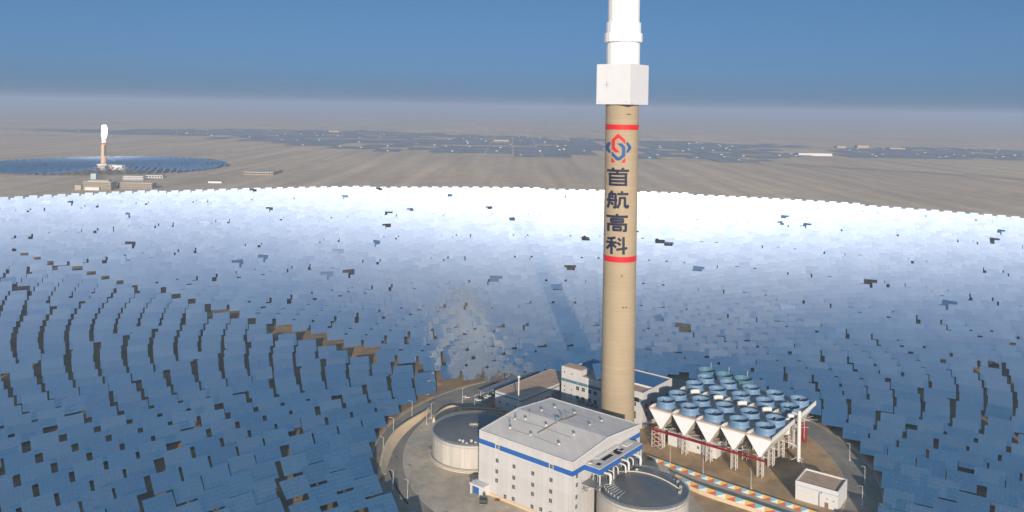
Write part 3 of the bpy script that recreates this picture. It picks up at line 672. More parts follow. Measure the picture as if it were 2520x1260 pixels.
t, z = FS.hit(*z7(1920, 545), 'y', 0); inst('wall_lamp', bpy.data.meshes['wall_lamp'], sd, (t,-.02,z))
t, z = FS.hit(*z7(2060, 475), 'x', SW); inst('wall_lamp', bpy.data.meshes['wall_lamp'], sd, (SW+.02,t,z), (0,0,R(90)))

# ------------------------------------------------------------------ air cooled condenser
AO = at(1597, 1000.5, 22.0); FA = Frame(AO[:2], R(-38.0)); AW, AD_, AZ, AV = 73.2, 70.5, 22.0, 11.0
ac = empty('air_cooled_condenser', 'white air cooled condenser of five hanging troughs topped by twenty blue fans', 'condenser', FA.o, FA.yaw)
cw = AW/5
for i in range(5):
    x0, x1 = i*cw, (i+1)*cw; xm = x0 + cw*.53
    g0, g1 = x0+.25, x1-.25
    for k, (y0, y1) in enumerate(((0, 31.5), (38.5, AD_))):
        e_ = MB()
        for y in (y0, y1-.25): e_.add([(g0,y,AZ-1),(g1,y,AZ-1),(xm+.5,y,AV),(xm-.5,y,AV),(g0,y+.25,AZ-1),(g1,y+.25,AZ-1),(xm+.5,y+.25,AV),(xm-.5,y+.25,AV)], [(3,2,1,0),(4,5,6,7),(1,0,4,5),(2,1,5,6),(3,2,6,7),(0,3,7,4)])
        e_.pieces('end_panel', M['insul'], ac)
        for s_, gx, bx in ((0, g0, xm-.5), (1, g1, xm+.5)):
            f_ = MB(); y0_, y1_ = y0+.26, y1-.26
            f_.add([(gx,y0_,AZ-1),(gx,y1_,AZ-1),(bx,y1_,AV),(bx,y0_,AV)], [(0,1,2,3)] if s_ == 0 else [(3,2,1,0)])
            n_ = 8
            for q_ in range(n_+1):
                yy = y0_ + (y1_-y0_)*q_/n_; f_.bar((gx,yy,AZ-1.1),(bx,yy,AV+.1),.25)
            f_.build('tube_panel', M['beige_fin'], ac)
        b = MB(); b.box(xm-.5, xm+.5, y0+.26, y1-.26, AV, AV+.5); b.build('trough', M['white_paint'], ac)
    b = MB(); b.box(x0+.1, x1-.1, -.15, 31.8, AZ-.95, AZ); b.box(x0+.1, x1-.1, 38.2, AD_+.15, AZ-.95, AZ); b.pieces('deck', M['deck'], ac)
    # wedge shaped parapets between the cells
    b = MB()
    for yb in (.2, 16.2, 38.6, 54.2):
        xw = x0 + .15
        b.add([(xw,yb,AZ),(xw+2.2,yb,AZ),(xw+2.2,yb,AZ+2.0),(xw,yb+9,AZ),(xw+2.2,yb+9,AZ),(xw+2.2,yb+9,AZ+.4)], [(0,1,2),(3,5,4),(1,4,5,2),(0,2,5,3)])
    b.pieces('wind_baffle', M['white_paint'], ac)
b = MB(); b.box(AW-.1, AW+.35, -.1, AD_+.1, AZ-1.2, AZ+1.3); b.build('side_parapet', M['white_paint'], ac)
fs = MB(); fs.lathe((0,0,0), [(5.9,0),(5.45,.6),(5.3,2.2),(5.45,3.9),(5.2,3.95),(5.05,2.2),(5.1,.15)], 40)
fsm = fs.mesh('fan_stack', M['fan'], True)
fb = MB(); fb.lathe((0,0,.9), [(.9,0),(.9,.9),(.4,1.1)], 14, cap1=True)
for k in range(5):
    a = 2*math.pi*k/5; ca, sa = math.cos(a), math.sin(a); u = Vector((ca,sa,0)); v = Vector((-sa,ca,0))
    fb.add([u*.8-v*.35+Vector((0,0,1.2)), u*4.9-v*.75+Vector((0,0,1.1)), u*4.9+v*.75+Vector((0,0,1.5)), u*.8+v*.35+Vector((0,0,1.6))], [(0,1,2,3)])
fb.bar((-5.1,0,2.1),(5.1,0,2.1),.5); fb.bar((0,0,1.6),(2.6,0,2.6),.9)
fbm = fb.mesh('fan', M['grey'])
fd = MB(); fd.lathe((0,0,.1), [(5.15,0),(.01,0)], 32); fdm = fd.mesh('fan_well', mat('blue_grey_louvre', (.12,.25,.36), .6))
fan_u = (7.4, 22.4, 37.2, 52.0, 66.7); fan_v = (6.8, 21.8, 45.0, 61.0)
for i, u in enumerate(fan_u):
    for j, v in enumerate(fan_v):
        f_ = inst('fan_stack', fsm, ac, (u, v, AZ)); inst('fan', fbm, f_, (0,0,0), (0,0,rng.random()*6)); inst('fan_well', fdm, f_)
    # steam duct elbow crossing the gap between fan pairs
    b = MB(); x = u + 2.5
    b.tube([(x,34,AV+3),(x,34,AZ+.8),(x+.5,34.3,AZ+1.8),(x+1.6,35,AZ+2.3),(x+4.6,36.6,AZ+2.5)], 1.35, 14); b.build('steam_elbow', M['white_paint'], ac, smooth=True)
    b = MB(); b.lathe((x-4.2,33.6,AZ-.95), [(1.9,0),(2.0,2.2),(1.6,2.6)], 20, cap1=True); b.build('dark_drum', M['dark'], ac)
    b = MB(); b.box(x-5.5, x+6.5, 31.9, 38.1, AZ-1.1, AZ-.98); b.build('gap_deck', M['deck'], ac)
# legs, braces, red walkways
def lattice(x, y, zt, m, w=2.6):
    b = MB()
    for sx in (-1, 1):
        for sy in (-1, 1): b.bar((x+sx*w/2,y+sy*w/2,0),(x+sx*w/2,y+sy*w/2,zt),.32)
    n_ = 4
    for k in range(n_):
        z0, z1 = zt*k/n_, zt*(k+1)/n_
        for sx in (-1, 1):
            b.bar((x+sx*w/2,y-w/2,z0),(x+sx*w/2,y+w/2,z1),.16); b.bar((x+sx*w/2,y+w/2,z0),(x+sx*w/2,y-w/2,z1),.14); b.bar((x+sx*w/2,y-w/2,z1),(x+sx*w/2,y+w/2,z1),.18)
        for sy in (-1, 1):
            b.bar((x-w/2,y+sy*w/2,z0),(x+w/2,y+sy*w/2,z1),.16); b.bar((x-w/2,y+sy*w/2,z1),(x+w/2,y+sy*w/2,z1),.18)
    return b.build('lattice_leg', m, ac)
for i in range(5):
    xm = i*cw + cw*.53
    for y in (1.6, 17.5, 33, 50, 67): lattice(xm, y, AV, M['steel_white'])
    b = MB()
    for y in (1.5, 16, 30, 40, 54, 69):         # diagonal struts holding the trough sides
        b.bar((xm-2.4,y,AV-.2),(xm+2.4,y,AV+2.2),.16); b.bar((xm+2.4,y,AV-.2),(xm-2.4,y,AV+2.2),.16); b.bar((xm-4,y,AV-.1),(xm+4,y,AV-.1),.3)
        b.bar((xm,y,AV),(xm+cw*.42,y,AV+3.4),.14); b.bar((xm+1,y,AV),(xm+cw*.6,y,AV+1.8),.14)
    tag(b.build('strut', M['steel_white'], ac), kind='stuff')
for y in (-.6, 33.5):
    b = MB(); b.box(cw*.2, AW-3.2, y-1.2, y+.8, AV-1.4, AV-1.15)
    for k in range(36): x = cw*.2 + (AW-3.2-cw*.2)*k/35; b.bar((x,y-1.2,AV-1.15),(x,y-1.2,AV+.1),.14)
    for zz_ in (-.5, .1): b.bar((cw*.2,y-1.2,AV+zz_),(AW-3.2,y-1.2,AV+zz_),.16)
    b.build('red_walkway', M['red'], ac)
b = MB()
for k in range(6):                              # red stair inside the left front leg
    z0, z1 = k*1.6, (k+1)*1.6; xa, xb = (3.5, 8.5) if k % 2 else (8.5, 3.5)
    b.bar((xa,-.4,z0),(xb,-.4,z1),.8,.25); b.bar((xa,-1,z0+1),(xb,-1,z1+1),.12)
b.build('stair', M['red'], ac)
b = MB(); 
for x in (3.0, 9.2):
    for y in (-1.3, 1.9): b.bar((x,y,0),(x,y,AV-1.2),.3)
for k in range(4): b.bar((3,-1.3,k*2.4),(9.2,-1.3,k*2.4+2.4),.18); b.bar((9.2,-1.3,k*2.4),(3,-1.3,k*2.4+2.4),.18)
b.build('stair_tower', M['steel_white'], ac)
lattice(AW-4, 63, AV, M['red'], 2.2)
# big vertical steam duct on the right
b = MB(); vx, vy = FA.loc(at(1965, 1139)); zt_ = 29.0
b.tube([(vx,vy,0),(vx,vy,zt_)], 1.05, 16); b.tube([(vx,vy,zt_-2),(vx-4,vy+1,zt_-2.4)], .9, 12); b.build('steam_riser', M['white_paint'], ac, smooth=True)
b = MB(); b.tube([(vx,vy,8.5),(AW-8,vy+3,9.8)], .75, 12)
for a in (R(80), R(200), R(320)): b.bar((vx,vy,3.6),(vx+5.5*math.cos(a),vy+5.5*math.sin(a),.1),.28)
b.build('duct_support', M['steel_white'], ac)
# low white plant room under the troughs
FP_ = Frame(FA.o + Vector((FA.ex[0]*9+FA.ey[0]*7, FA.ex[1]*9+FA.ey[1]*7, 0)), FA.yaw)
lb = flat_block('plant_room', 'low white plant room with blue stripe under the condenser', 'building', FP_, 30, 14, 8.2, M['white_paint'], M['deck'], .4, .3)
b = MB(); b.box(0, 30.1, -.1, -.01, 6.6, 7.3); b.build('blue_stripe', M['logo_blue'], lb)
for x in (19, 27): put_window(wm2, lb, 'y', -.02, x, 3.4)
b = MB(); b.box(24, 25.2, -.1, -.01, 0, 2.6); b.build('door', M['grey'], lb)
# three teal wet coolers behind
for i, (x, y) in enumerate(((645,120),(825,165),(1010,205))):
    p = at(1580 + x/4.065, 880 + y/4.065, 17)
    lbl = ('round teal cooler furthest from the white condenser fans', 'middle one of three round teal coolers in a row', 'round teal cooler behind the right end of the condenser')[i]
    cl = empty('wet_cooler', lbl, 'cooler', (p.x, p.y, 0), 0, 'teal coolers behind the condenser')
    b = MB(); b.lathe((0,0,0), [(6.2,1),(6.3,10),(5.9,14),(6.15,17),(5.9,17.02),(5.6,14)], 40); b.build('shell', M['teal'], cl, smooth=True)
    b = MB()
    for k in range(24): a = 2*math.pi*k/24; b.bar((6.35*math.cos(a),6.35*math.sin(a),1),(6.2*math.cos(a),6.2*math.sin(a),16.4),.22)
    b.build('rib', M['teal'], cl)
    b = MB(); b.lathe((0,0,14), [(5.65,0),(.01,.1)], 32); b.build('fan_well', M['fan'], cl)
    b = MB(); b.tube([(4.2,4.2,0),(4.2,4.2,20.5)], .14, 6); b.build('ladder_mast', M['steel_white'], cl)

# ------------------------------------------------------------------ painted low walls along the service road
def painted_wall(px, h, label, nb, base_h=0.0):
    root_ = empty('painted_wall', label, 'wall', at(*px[0]))
    pts = [at(x, y) - at(*px[0]) for x, y in smooth_px(px, 10)]
    ln = [0.]
    for p, q in zip(pts, pts[1:]): ln.append(ln[-1] + (q-p).length)
    def along(s_):
        i = max(0, min(len(ln)-2, int(np.searchsorted(ln, s_)) - 1)); t = (s_-ln[i])/(ln[i+1]-ln[i]); return pts[i].lerp(pts[i+1], t)
    seq = ['p_yellow', 'p_red', 'p_blue', 'p_white']; tot = ln[-1]; bl = tot/nb
    for k in range(nb):
        a, c = along(k*bl+.01), along((k+1)*bl-.01); d = (c-a).normalized(); n = Vector((d.y, -d.x, 0))   # n: towards the camera side
        if n.y > 0: n = -n
        th = .45; up = Vector((0, 0, h)); z0 = Vector((0, 0, base_h)); lean = n*.5
        b = MB(); A0, C0, A1, C1 = a+z0+lean, c+z0+lean, a+up, c+up; bk = -n*th
        fa = [(0, 1, 2), (0, 2, 3)]
        two = ('p_white', 'p_blue') if k % 2 else ('p_red', 'p_yellow')
        b.add([A0, C0, C1, A1], [fa[0]]); b.mi = 1; b.add([A0, C0, C1, A1], [fa[1]])
        b.mi = 2; b.add([A1, C1, C1+bk, A1+bk, A0+bk, C0+bk, A0, C0], [(0,1,2,3),(3,2,5,4),(0,3,4,6),(1,7,5,2)])
        b.build('painted_block', [M[two[0]], M[two[1]], M['kerb']], root_)
    if base_h:
        b = MB()
        for k in range(nb):
            a, c = along(k*bl), along((k+1)*bl); d = (c-a).normalized(); n = Vector((d.y, -d.x, 0)); n = -n if n.y > 0 else n
            z0 = Vector((0, 0, base_h-.02)); b.add([a+n*.9, c+n*.9, c+n*.55+z0, a+n*.55+z0, a-n*.45, c-n*.45, c-n*.45+z0, a-n*.45+z0], [(0,1,2,3),(3,2,6,7),(5,4,7,6)])
        b.build('footing', M['berm'], root_)
painted_wall(up_px, 2.0, 'painted low wall nearer the condenser with red yellow and blue triangles', 26)
painted_wall([(1662,1186),(1735,1219),(1835,1252),(1905,1276),(2010,1312)], 4.2, 'painted low wall nearer the domed tank on a beige footing', 15, 1.9)

# ------------------------------------------------------------------ lamps, mast, canopy, cars
lamp_pole = MB(); lamp_pole.tube([(0,0,0),(0,0,1.2),(0,0,1.21),(0,0,9.4)], [.2,.2,.13,.09], 8); lpm = lamp_pole.mesh('pole', M['steel_white'])
la = MB(); la.bar((0,0,9.3),(1.6,0,9.9),.12); lam = la.mesh('arm', M['steel_white'])
lh = MB(); lh.box(1.4,2.6,-.25,.25,9.82,10.05); lhm = lh.mesh('lamp_head', M['grey'])
lf = MB(); lf.box(-.45,.45,-.45,.45,.01,.4); lfm = lf.mesh('footing', M['kerb'])
first = None
lamps = [((1053,971),0,'slim white street lamp by the bend of the ring road near the mirrors'), ((1138,991),20,'white street lamp beside the lone parked car'),
         ((1168,1008),20,'short white street lamp in front of the row of parked cars'), ((1061,1030),40,'white street lamp at the open end of the long bund wall'),
         ((1050,1044),40,'white street lamp just inside the long curved bund wall'), ((1014,1025),180,'white street lamp outside the upper part of the curved bund wall'),
         ((968,1068),180,'white street lamp halfway along the curved bund wall'), ((943,1118),180,'white street lamp at the lower part of the curved bund wall'),
         ((967,1205),160,'leaning street lamp by the dark cable left of the paved yard'), ((1003,1229),160,'white street lamp standing in mirror shadow on the paved yard'),
         ((1649,1144),90,'white street lamp near the main building end of the painted walls'), ((1730,1166),90,'white street lamp in the middle of the upper painted wall'),
         ((1848,1203),90,'white street lamp by the painted wall nearest to the shed'), ((2091,1133),200,'street lamp on the bare soil behind the shed'),
         ((2128,1192),200,'street lamp by the ring road right of the shed'), ((2122,1243),200,'street lamp in the shade right of the shed door')]
for (p, deg, lab) in lamps:
    q = at(*p)
    if first is None:
        first = empty('street_lamp', lab, 'lamp', q, R(deg), 'street lamps round the plant yard')
        for nm, me in (('pole', lpm), ('arm', lam), ('lamp_head', lhm), ('footing', lfm)): inst(nm, me, first)
    else: copy_tree(first, q, R(deg), lab)
q = at(1275, 1045)
ms_ = empty('flag_mast', 'tall white mast in front of the brown roofed workshop', 'mast', q)
b = MB(); b.tube([(0,0,0),(0,0,29)], [.6,.38], 12); b.build('pole', M['steel_white'], ms_, smooth=True)
b = MB(); b.lathe((0,0,29), [(.9,0),(1.0,.3),(.6,1.1)], 14, cap0=True, cap1=True); b.build('finial', M['steel_white'], ms_)
b = MB(); b.lathe((0,0,0), [(1.3,.01),(1.3,.9),(.7,1.3)], 14, cap1=True); b.build('mast_base', M['grey'], ms_)
fc = Frame(at(1178, 978)[:2], FW.yaw)
cp = empty('car_canopy', 'long grey sun canopy over the parked cars', 'canopy', fc.o, fc.yaw)
b = MB(); b.box(0, 6.5, 0, 62, 4.6, 4.85); b.build('canopy_roof', M['grey'], cp)
b = MB(); b.box(-.1, 6.6, -.1, 62.1, 4.3, 4.59); b.build('canopy_rim', mat('blue_grey_fascia', (.14,.17,.22), .5), cp)
for k in range(8):
    b = MB(); b.bar((1,.8+k*8.6,0),(1,.8+k*8.6,4.3),.25); b.bar((1,.8+k*8.6,2.6),(4.6,.8+k*8.6,4.25),.16); b.build('post', M['steel_white'], cp)
def car(p, yaw, paint, label):
    r_ = empty('parked_car', label, 'car', p, yaw, 'cars in the car park')
    b = MB(); L2, W2 = 2.25, .9
    prof = [(-L2,.35),(-L2,.75),(-L2+.1,.92),(-1.6,1.0),(1.1,1.0),(L2-.15,.85),(L2,.6),(L2,.35)]; n = len(prof)
    b.add([(x,-W2,z) for x, z in prof] + [(x,W2,z) for x, z in prof], [tuple(range(n)), tuple(reversed(range(n,2*n)))] + [(i,n+i,n+(i+1) % n,(i+1) % n) for i in range(n)]); b.build('body', paint, r_)
    b = MB(); a = [(-1.75,1.0),(-1.2,1.42),(.35,1.42),(1.05,1.0)]; n = 4; wi = (.86,.7,.7,.86)
    b.add([(x,-w_,z) for (x, z), w_ in zip(a, wi)] + [(x,w_,z) for (x, z), w_ in zip(a, wi)], [tuple(range(n)), tuple(reversed(range(n,2*n)))] + [(i,n+i,n+(i+1) % n,(i+1) % n) for i in range(n)]); b.build('window_band', M['glass'], r_)
    b = MB(); b.box(-1.22,.38,-.71,.71,1.41,1.47); b.build('car_roof', paint, r_)
    for sx in (-1.4, 1.4):
        for sy in (-.82, .82):
            b = MB(); b.tube([(sx,sy-.11,.34),(sx,sy+.11,.34)], .34, 14); b.build('wheel', M['rubber'], r_)
cwh = mat('car_white', (.75,.75,.75), .25, var=.02, spec=.6); cdk = mat('car_dark', (.02,.022,.028), .25, var=.02, spec=.6)
for (p, yw, m_, lab) in (((1148,979),R(-30),cwh,'white car parked alone near the mirrors'), ((1176,986),R(-20),cwh,'white car at the near end of the row under the canopy'), ((1184,981.5),R(-20),cdk,'dark car between two white cars nearest the canopy end'),
                         ((1193,980),R(-20),cwh,'second white car in the row under the canopy'), ((1201,976),R(-20),cwh,'third white car in the row beside a dark car'), ((1208,973),R(-20),cdk,'dark car deeper in the row under the canopy'), ((1215,971),R(-20),cwh,'white car deepest in the row by the workshop corner')):
    car(at(*p), yw, m_, lab)
# dark cable and shrubs on the left yard
pts = [at(*p, .12) for p in smooth_px(z5([(262,922),(290,1000),(335,1090),(372,1145),(410,1192)]), 5)]
b = MB(); b.tube(pts, .35, 6); tag(b.build('cable_run', M['dark']), 'dark thick cable lying along the yard edge below the bund wall', 'cable')

# ------------------------------------------------------------------ heliostats
PW, PH, HC = 13.9, 10.0, 5.9
AIM = np.array([TC.x, TC.y, 254.0])
def field(centre, r_start, edge, aim, a0=21.3, dr0=10.8, drk=.0125, grow=1.30, skip=None):
    P = []; r = r_start; zone_r = r
    n = int(2*math.pi*r/a0); k = 0
    while r < 1800:
        th = (np.arange(n) + .5*(k % 2)) * 2*math.pi/n + .13
        x = centre[0] + r*np.cos(th); y = centre[1] + r*np.sin(th)
        ok = edge(x, y); P.append(np.stack([x[ok], y[ok]], 1))
        if not ok.any() and k > 3: break
        k += 1; r += dr0 + drk*(r - r_start)
        if r > zone_r*grow:
            zone_r = r; r += 4.0; n = int(2*math.pi*r/a0); k = 0
    return np.concatenate(P)
ec = np.array([-40., 490.])
def main_edge(x, y): return ((x-ec[0])**2 + (y-ec[1])**2 < 1400**2) & (y > 200)
pos = field((CC.x, CC.y), 145.0, main_edge, AIM)
px, py = proj(pos[:, 0], np.maximum(pos[:, 1], 60), HC)
trk = np.array([-.785, .62]); trk /= np.linalg.norm(trk); tr0 = np.array([-62., 579.])
rel = pos - tr0; al = rel @ trk; pe = np.abs(rel @ np.array([-trk[1], trk[0]]))
ok = ~((pe < np.where(al < 55, 7.0, np.where(al < 185, 12.5, 5.5))) & (al > -30) & (al < 700)); pos = pos[ok]; px, py = px[ok], py[ok]
b = MB(); nn = Vector((-trk[1], trk[0], 0)) * 4; A_ = Vector((*(tr0 - trk*18), .028)); B_ = Vector((*(tr0 + trk*980), .028)); b.strip([A_ + nn, B_ + nn], [A_ - nn, B_ - nn])
if (Vector(b.v[1])-Vector(b.v[0])).cross(Vector(b.v[3])-Vector(b.v[1])).z < 0: b.f = [tuple(reversed(b.f[0]))]
tag(b.build('access_track', M['soil']), 'straight brown access track running out through the mirrors', kind='structure')
pos = pos[(pos[:, 1] > 290) & (px > -420) & (px < 2940)]
# inner row closing in behind the car park
extra = []
for r_, th0, th1, st in ((133, 102, 128, 7.0), (133, 70, 84, 7.0)):
    for a in np.arange(th0, th1, st): extra.append((CC.x + r_*math.cos(R(a)), CC.y + r_*math.sin(R(a))))
pos = np.concatenate([pos, np.array(extra)])
def aim_normals(p, aim, jitter=.0022, off=.014):
    c = np.concatenate([p, np.full((len(p), 1), HC)], 1)
    t = aim - c; t /= np.linalg.norm(t, axis=1)[:, None]
    n = t + SUN; n /= np.linalg.norm(n, axis=1)[:, None]
    yaw = np.arctan2(n[:, 0], -n[:, 1]); el = np.arcsin(n[:, 2])
    yaw += rng.normal(0, jitter, len(p)); el += rng.normal(0, jitter, len(p))
    bad = (rng.random(len(p)) < off) & (np.hypot(p[:, 0]-CC.x, p[:, 1]-CC.y) > 168)
    yaw = np.where(bad, yaw + rng.normal(0, .55, len(p)), yaw); el = np.where(bad, np.clip(el + rng.normal(-.05, .28, len(p)), -.1, 1.5), el)
    return yaw, el, bad
yaw, el, bad = aim_normals(pos, AIM)
# nearest 300 in view become single objects
px, py = proj(pos[:, 0], pos[:, 1], HC)
inv = (px > 4) & (px < 2516) & (py > 0) & (py < 1268)
dist = np.hypot(pos[:, 0], pos[:, 1]); order = np.argsort(np.where(inv, dist, 1e9))[:300]
near = np.zeros(len(pos), bool); near[order] = True
# mesh of one heliostat
NX, NZ = 7, 5
fm = MB(); gx, gz = PW/NX, PH/NZ
for i in range(NX):
    for j in range(NZ):
        x0, x1 = -PW/2+i*gx+.018, -PW/2+(i+1)*gx-.018; z0, z1 = -PH/2+j*gz+.028, -PH/2+(j+1)*gz-.028
        tx, tzv = rng.normal(0, .0035), rng.normal(0, .0035); f = lambda x, z: -.32 + (x-(x0+x1)/2)*tx + (z-(z0+z1)/2)*tzv
        fm.add([(x0,f(x0,z0),z0),(x1,f(x1,z0),z0),(x1,f(x1,z1),z1),(x0,f(x0,z1),z1),(x0,-.26,z0),(x1,-.26,z0),(x1,-.26,z1),(x0,-.26,z1)], [(0,1,2,3),(4,7,6,5),(0,4,5,1),(1,5,6,2),(2,6,7,3),(3,7,4,0)])
facet_me = fm.mesh('mirror_facets', M['mirror'])
fr = MB(); fr.box(-PW/2+.1, PW/2-.1, -.2, -.17, -PH/2+.1, PH/2-.1)
fr.tube([(-PW/2+.3,0.1,0),(PW/2-.3,.1,0)], .3, 8)
for i in range(6):
    x = -PW/2+.6+i*(PW-1.2)/5; fr.bar((x,-.1,-PH/2+.3),(x,-.1,PH/2-.3),.14,.2); fr.bar((x,-.1,-PH/2+1.5),(x,.7,0),.1); fr.bar((x,-.1,PH/2-1.5),(x,.7,0),.1)
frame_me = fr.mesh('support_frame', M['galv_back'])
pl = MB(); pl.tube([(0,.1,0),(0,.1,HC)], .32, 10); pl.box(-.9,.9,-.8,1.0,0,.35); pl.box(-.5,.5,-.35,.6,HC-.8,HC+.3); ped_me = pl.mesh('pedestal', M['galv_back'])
ROWS = ['first', 'second', 'third', 'fourth', 'fifth', 'sixth', 'seventh', 'eighth', 'ninth', 'tenth', 'eleventh', 'twelfth', 'thirteenth', 'fourteenth', 'fifteenth', 'sixteenth', 'seventeenth', 'eighteenth', 'nineteenth', 'twentieth', 'outermost']
def region(x, y, isbad):
    a = math.degrees(math.atan2(y-CC.y, x-CC.x)) % 360; r_ = math.hypot(x-CC.x, y-CC.y)
    row = ROWS[min(20, max(0, int(round((r_-145)/10.8))))]
    side = ('right of the shed' if a < 8 or a > 280 else 'right of the condenser' if a < 45 else 'behind the teal coolers' if a < 80 else 'behind the workshop' if a < 105 else 'beyond the car park' if a < 135
            else 'beside the upper curved bund wall' if a < 165 else 'beside the lower curved bund wall' if a < 200 else 'beside the dark cable')
    if isbad: return 'turned mirror heliostat out of line, %s row %s' % (row, side)
    return 'square blue mirror heliostat, %s row %s' % (row, side)
proto = None
for i in order:
    loc = (pos[i, 0], pos[i, 1], 0); lab = region(pos[i, 0], pos[i, 1], bad[i])
    grp = lab.replace('square blue mirror heliostat,', 'mirrors in the').replace('turned mirror heliostat out of line,', 'turned mirrors in the')
    if proto is None:
        h_ = empty('heliostat', lab, 'heliostat', loc, yaw[i], grp)
        inst('mirror_facets', facet_me, h_, (0,0,HC)); inst('support_frame', frame_me, h_, (0,0,HC)); inst('pedestal', ped_me, h_)
        h_.children[0]['kind'] = 'stuff'; proto = h_
    else: h_ = copy_tree(proto, loc, yaw[i], lab, grp)
    for ch in h_.children:
        if not ch.name.startswith('pedestal'): ch.rotation_euler = (-el[i], 0, 0)
def mass_field(name, label, p, yaw, el, soil, parent=None):
    n = len(p)
    w2, h2 = PW/2, PH/2
    T = np.array([(-w2,-.32,-h2),(w2,-.32,-h2),(w2,-.32,h2),(-w2,-.32,h2),(-w2,-.2,-h2),(w2,-.2,-h2),(w2,-.2,h2),(-w2,-.2,h2),
                  (-w2+.5,-.2,-.3),(w2-.5,-.2,-.3),(w2-.5,-.2,.3),(-w2+.5,-.2,.3),(-w2+.5,.4,-.3),(w2-.5,.4,-.3),(w2-.5,.4,.3),(-w2+.5,.4,.3)])
    Q = np.array([(a, b, c) for c in (0, HC) for a, b in ((-.3,-.2),(.3,-.2),(.3,.4),(-.3,.4))])
    F_ = [(0,1,2,3),(7,6,5,4),(0,4,5,1),(1,5,6,2),(2,6,7,3),(3,7,4,0),(12,15,14,13),(8,12,13,9),(11,10,14,15),(8,11,15,12),(9,13,14,10),(16,17,21,20),(17,18,22,21),(18,19,23,22),(19,16,20,23)]
    ce, se, cy, sy = np.cos(el), np.sin(el), np.cos(yaw), np.sin(yaw)
    def rot(T_, tilt):
        X = np.broadcast_to(T_[:, 0], (n, len(T_))); Y = np.broadcast_to(T_[:, 1], (n, len(T_))); Z = np.broadcast_to(T_[:, 2], (n, len(T_)))
        if tilt: Y, Z = Y*ce[:, None] + Z*se[:, None], -Y*se[:, None] + Z*ce[:, None]
        return np.stack([X*cy[:, None]-Y*sy[:, None], X*sy[:, None]+Y*cy[:, None], Z], 2)
    A = rot(T, True); A[:, :, 2] += HC; B = rot(Q, False); V = np.concatenate([A, B], 1); V[:, :, 0] += p[:, 0][:, None]; V[:, :, 1] += p[:, 1][:, None]
    nf = len(F_); F = (np.array(F_)[None] + (np.arange(n)*24)[:, None, None]).reshape(-1)
    me = bpy.data.meshes.new(name); me.vertices.add(n*24); me.vertices.foreach_set('co', V.reshape(-1).astype(np.float32))
    me.loops.add(n*nf*4); me.loops.foreach_set('vertex_index', F.astype(np.int32)); me.polygons.add(n*nf)
    me.polygons.foreach_set('loop_start', (np.arange(n*nf)*4).astype(np.int32))
    mi = np.tile(np.array([0]+[1]*(nf-1), np.int32), n); me.polygons.foreach_set('material_index', mi)
    me.materials.append(M['mirror_far']); me.materials.append(M['galv_back'])
    uv = me.uv_layers.new(name='UVMap'); u1 = np.zeros((n, nf, 4, 2), np.float32); u1[:, 0] = [(0,0),(1,0),(1,1),(0,1)]; uv.data.foreach_set('uv', u1.reshape(-1))
    at_ = me.attributes.new('soil_and_pale', 'FLOAT', 'FACE'); at_.data.foreach_set('value', np.repeat(soil, nf).astype(np.float32))
    me.update(calc_edges=True); me.validate(); me.polygons.foreach_set("use_smooth", np.zeros(n*nf, bool)); me.update()
    o = bpy.data.objects.new(name, me); return tag(link(o, parent), label, kind='stuff')
far = ~near
# the sector north of the tower gets a larger diffuse share, so paler mirrors
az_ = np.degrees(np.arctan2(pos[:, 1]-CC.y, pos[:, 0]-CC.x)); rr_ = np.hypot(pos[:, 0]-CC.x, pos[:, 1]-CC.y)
pale_sector = np.clip((az_-48)/12, 0, 1) * np.clip((128-az_)/12, 0, 1) * np.clip((700-rr_)/260, 0, 1)
soil_pale = rng.random(len(pos)) + 2.2*pale_sector*rng.uniform(.55, 1, len(pos))
mass_field('heliostat_field', 'thousands of mirror heliostats in rings beyond the nearest rows', pos[far], yaw[far], el[far], soil_pale[far])
print('heliostats', len(pos), 'far', far.sum(), 'in view', inv.sum())

# ------------------------------------------------------------------ second plant far left
T2 = at(255, 411); T2 = Vector((T2.x, T2.y, 0)); s2 = T2.y / FPX
H2 = CAMH - ((308-PPY) - (255-1260)*ROLL) * s2
tw = empty('far_tower', 'small distant cream tower with glowing white top among mirrors', 'tower', T2)
r2 = 13/2*s2
b = MB(); b.lathe((0,0,0), [(r2*1.05,0),(r2*.95,H2*.58)], 32); b.build('shaft', mat('far_tower_concrete', (.62,.45,.32), .85), tw, smooth=True)
b = MB(); b.lathe((0,0,0), [(r2*.97,H2*.54),(r2*1.0,H2*.54),(r2*1.0,H2*.57),(r2*.97,H2*.57)], 32); b.build('red_band', M['logo_red'], tw)
b = MB(); b.lathe((0,0,0), [(r2*.97,H2*.24),(r2*1.0,H2*.24),(r2*1.0,H2*.26),(r2*.97,H2*.26)], 32); b.build('red_band', M['logo_red'], tw)
b = MB(); b.lathe((0,0,0), [(r2*.85,H2*.58),(r2*.85,H2*.7)], 32, cap1=True); b.build('heat_shield', M['insul'], tw, smooth=True)
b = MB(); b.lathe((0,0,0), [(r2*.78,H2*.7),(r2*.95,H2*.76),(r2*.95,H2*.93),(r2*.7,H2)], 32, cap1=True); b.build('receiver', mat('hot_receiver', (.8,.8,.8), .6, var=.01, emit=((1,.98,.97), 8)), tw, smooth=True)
ca2 = math.atan2(-T2.y, -T2.x)
for k in range(5):
    zc = H2*(.50 - k*.05); b = MB()
    pts = [((r2*.99+.15)*math.cos(ca2+a), (r2*.99+.15)*math.sin(ca2+a)) for a in np.linspace(.0, .75, 6)]
    b.strip([(x, y, zc-2.2) for x, y in pts], [(x, y, zc+2.2) for x, y in pts])
    b.build('character', M['black'], tw)
def e2(x, y): return (x-T2.x)**2 + (y-T2.y-20)**2 < 335**2
p2 = field((T2.x, T2.y), 52, e2, None, a0=21, dr0=12, drk=.01)
ppx, _ = proj(p2[:, 0], p2[:, 1], HC); p2 = p2[ppx > -250]
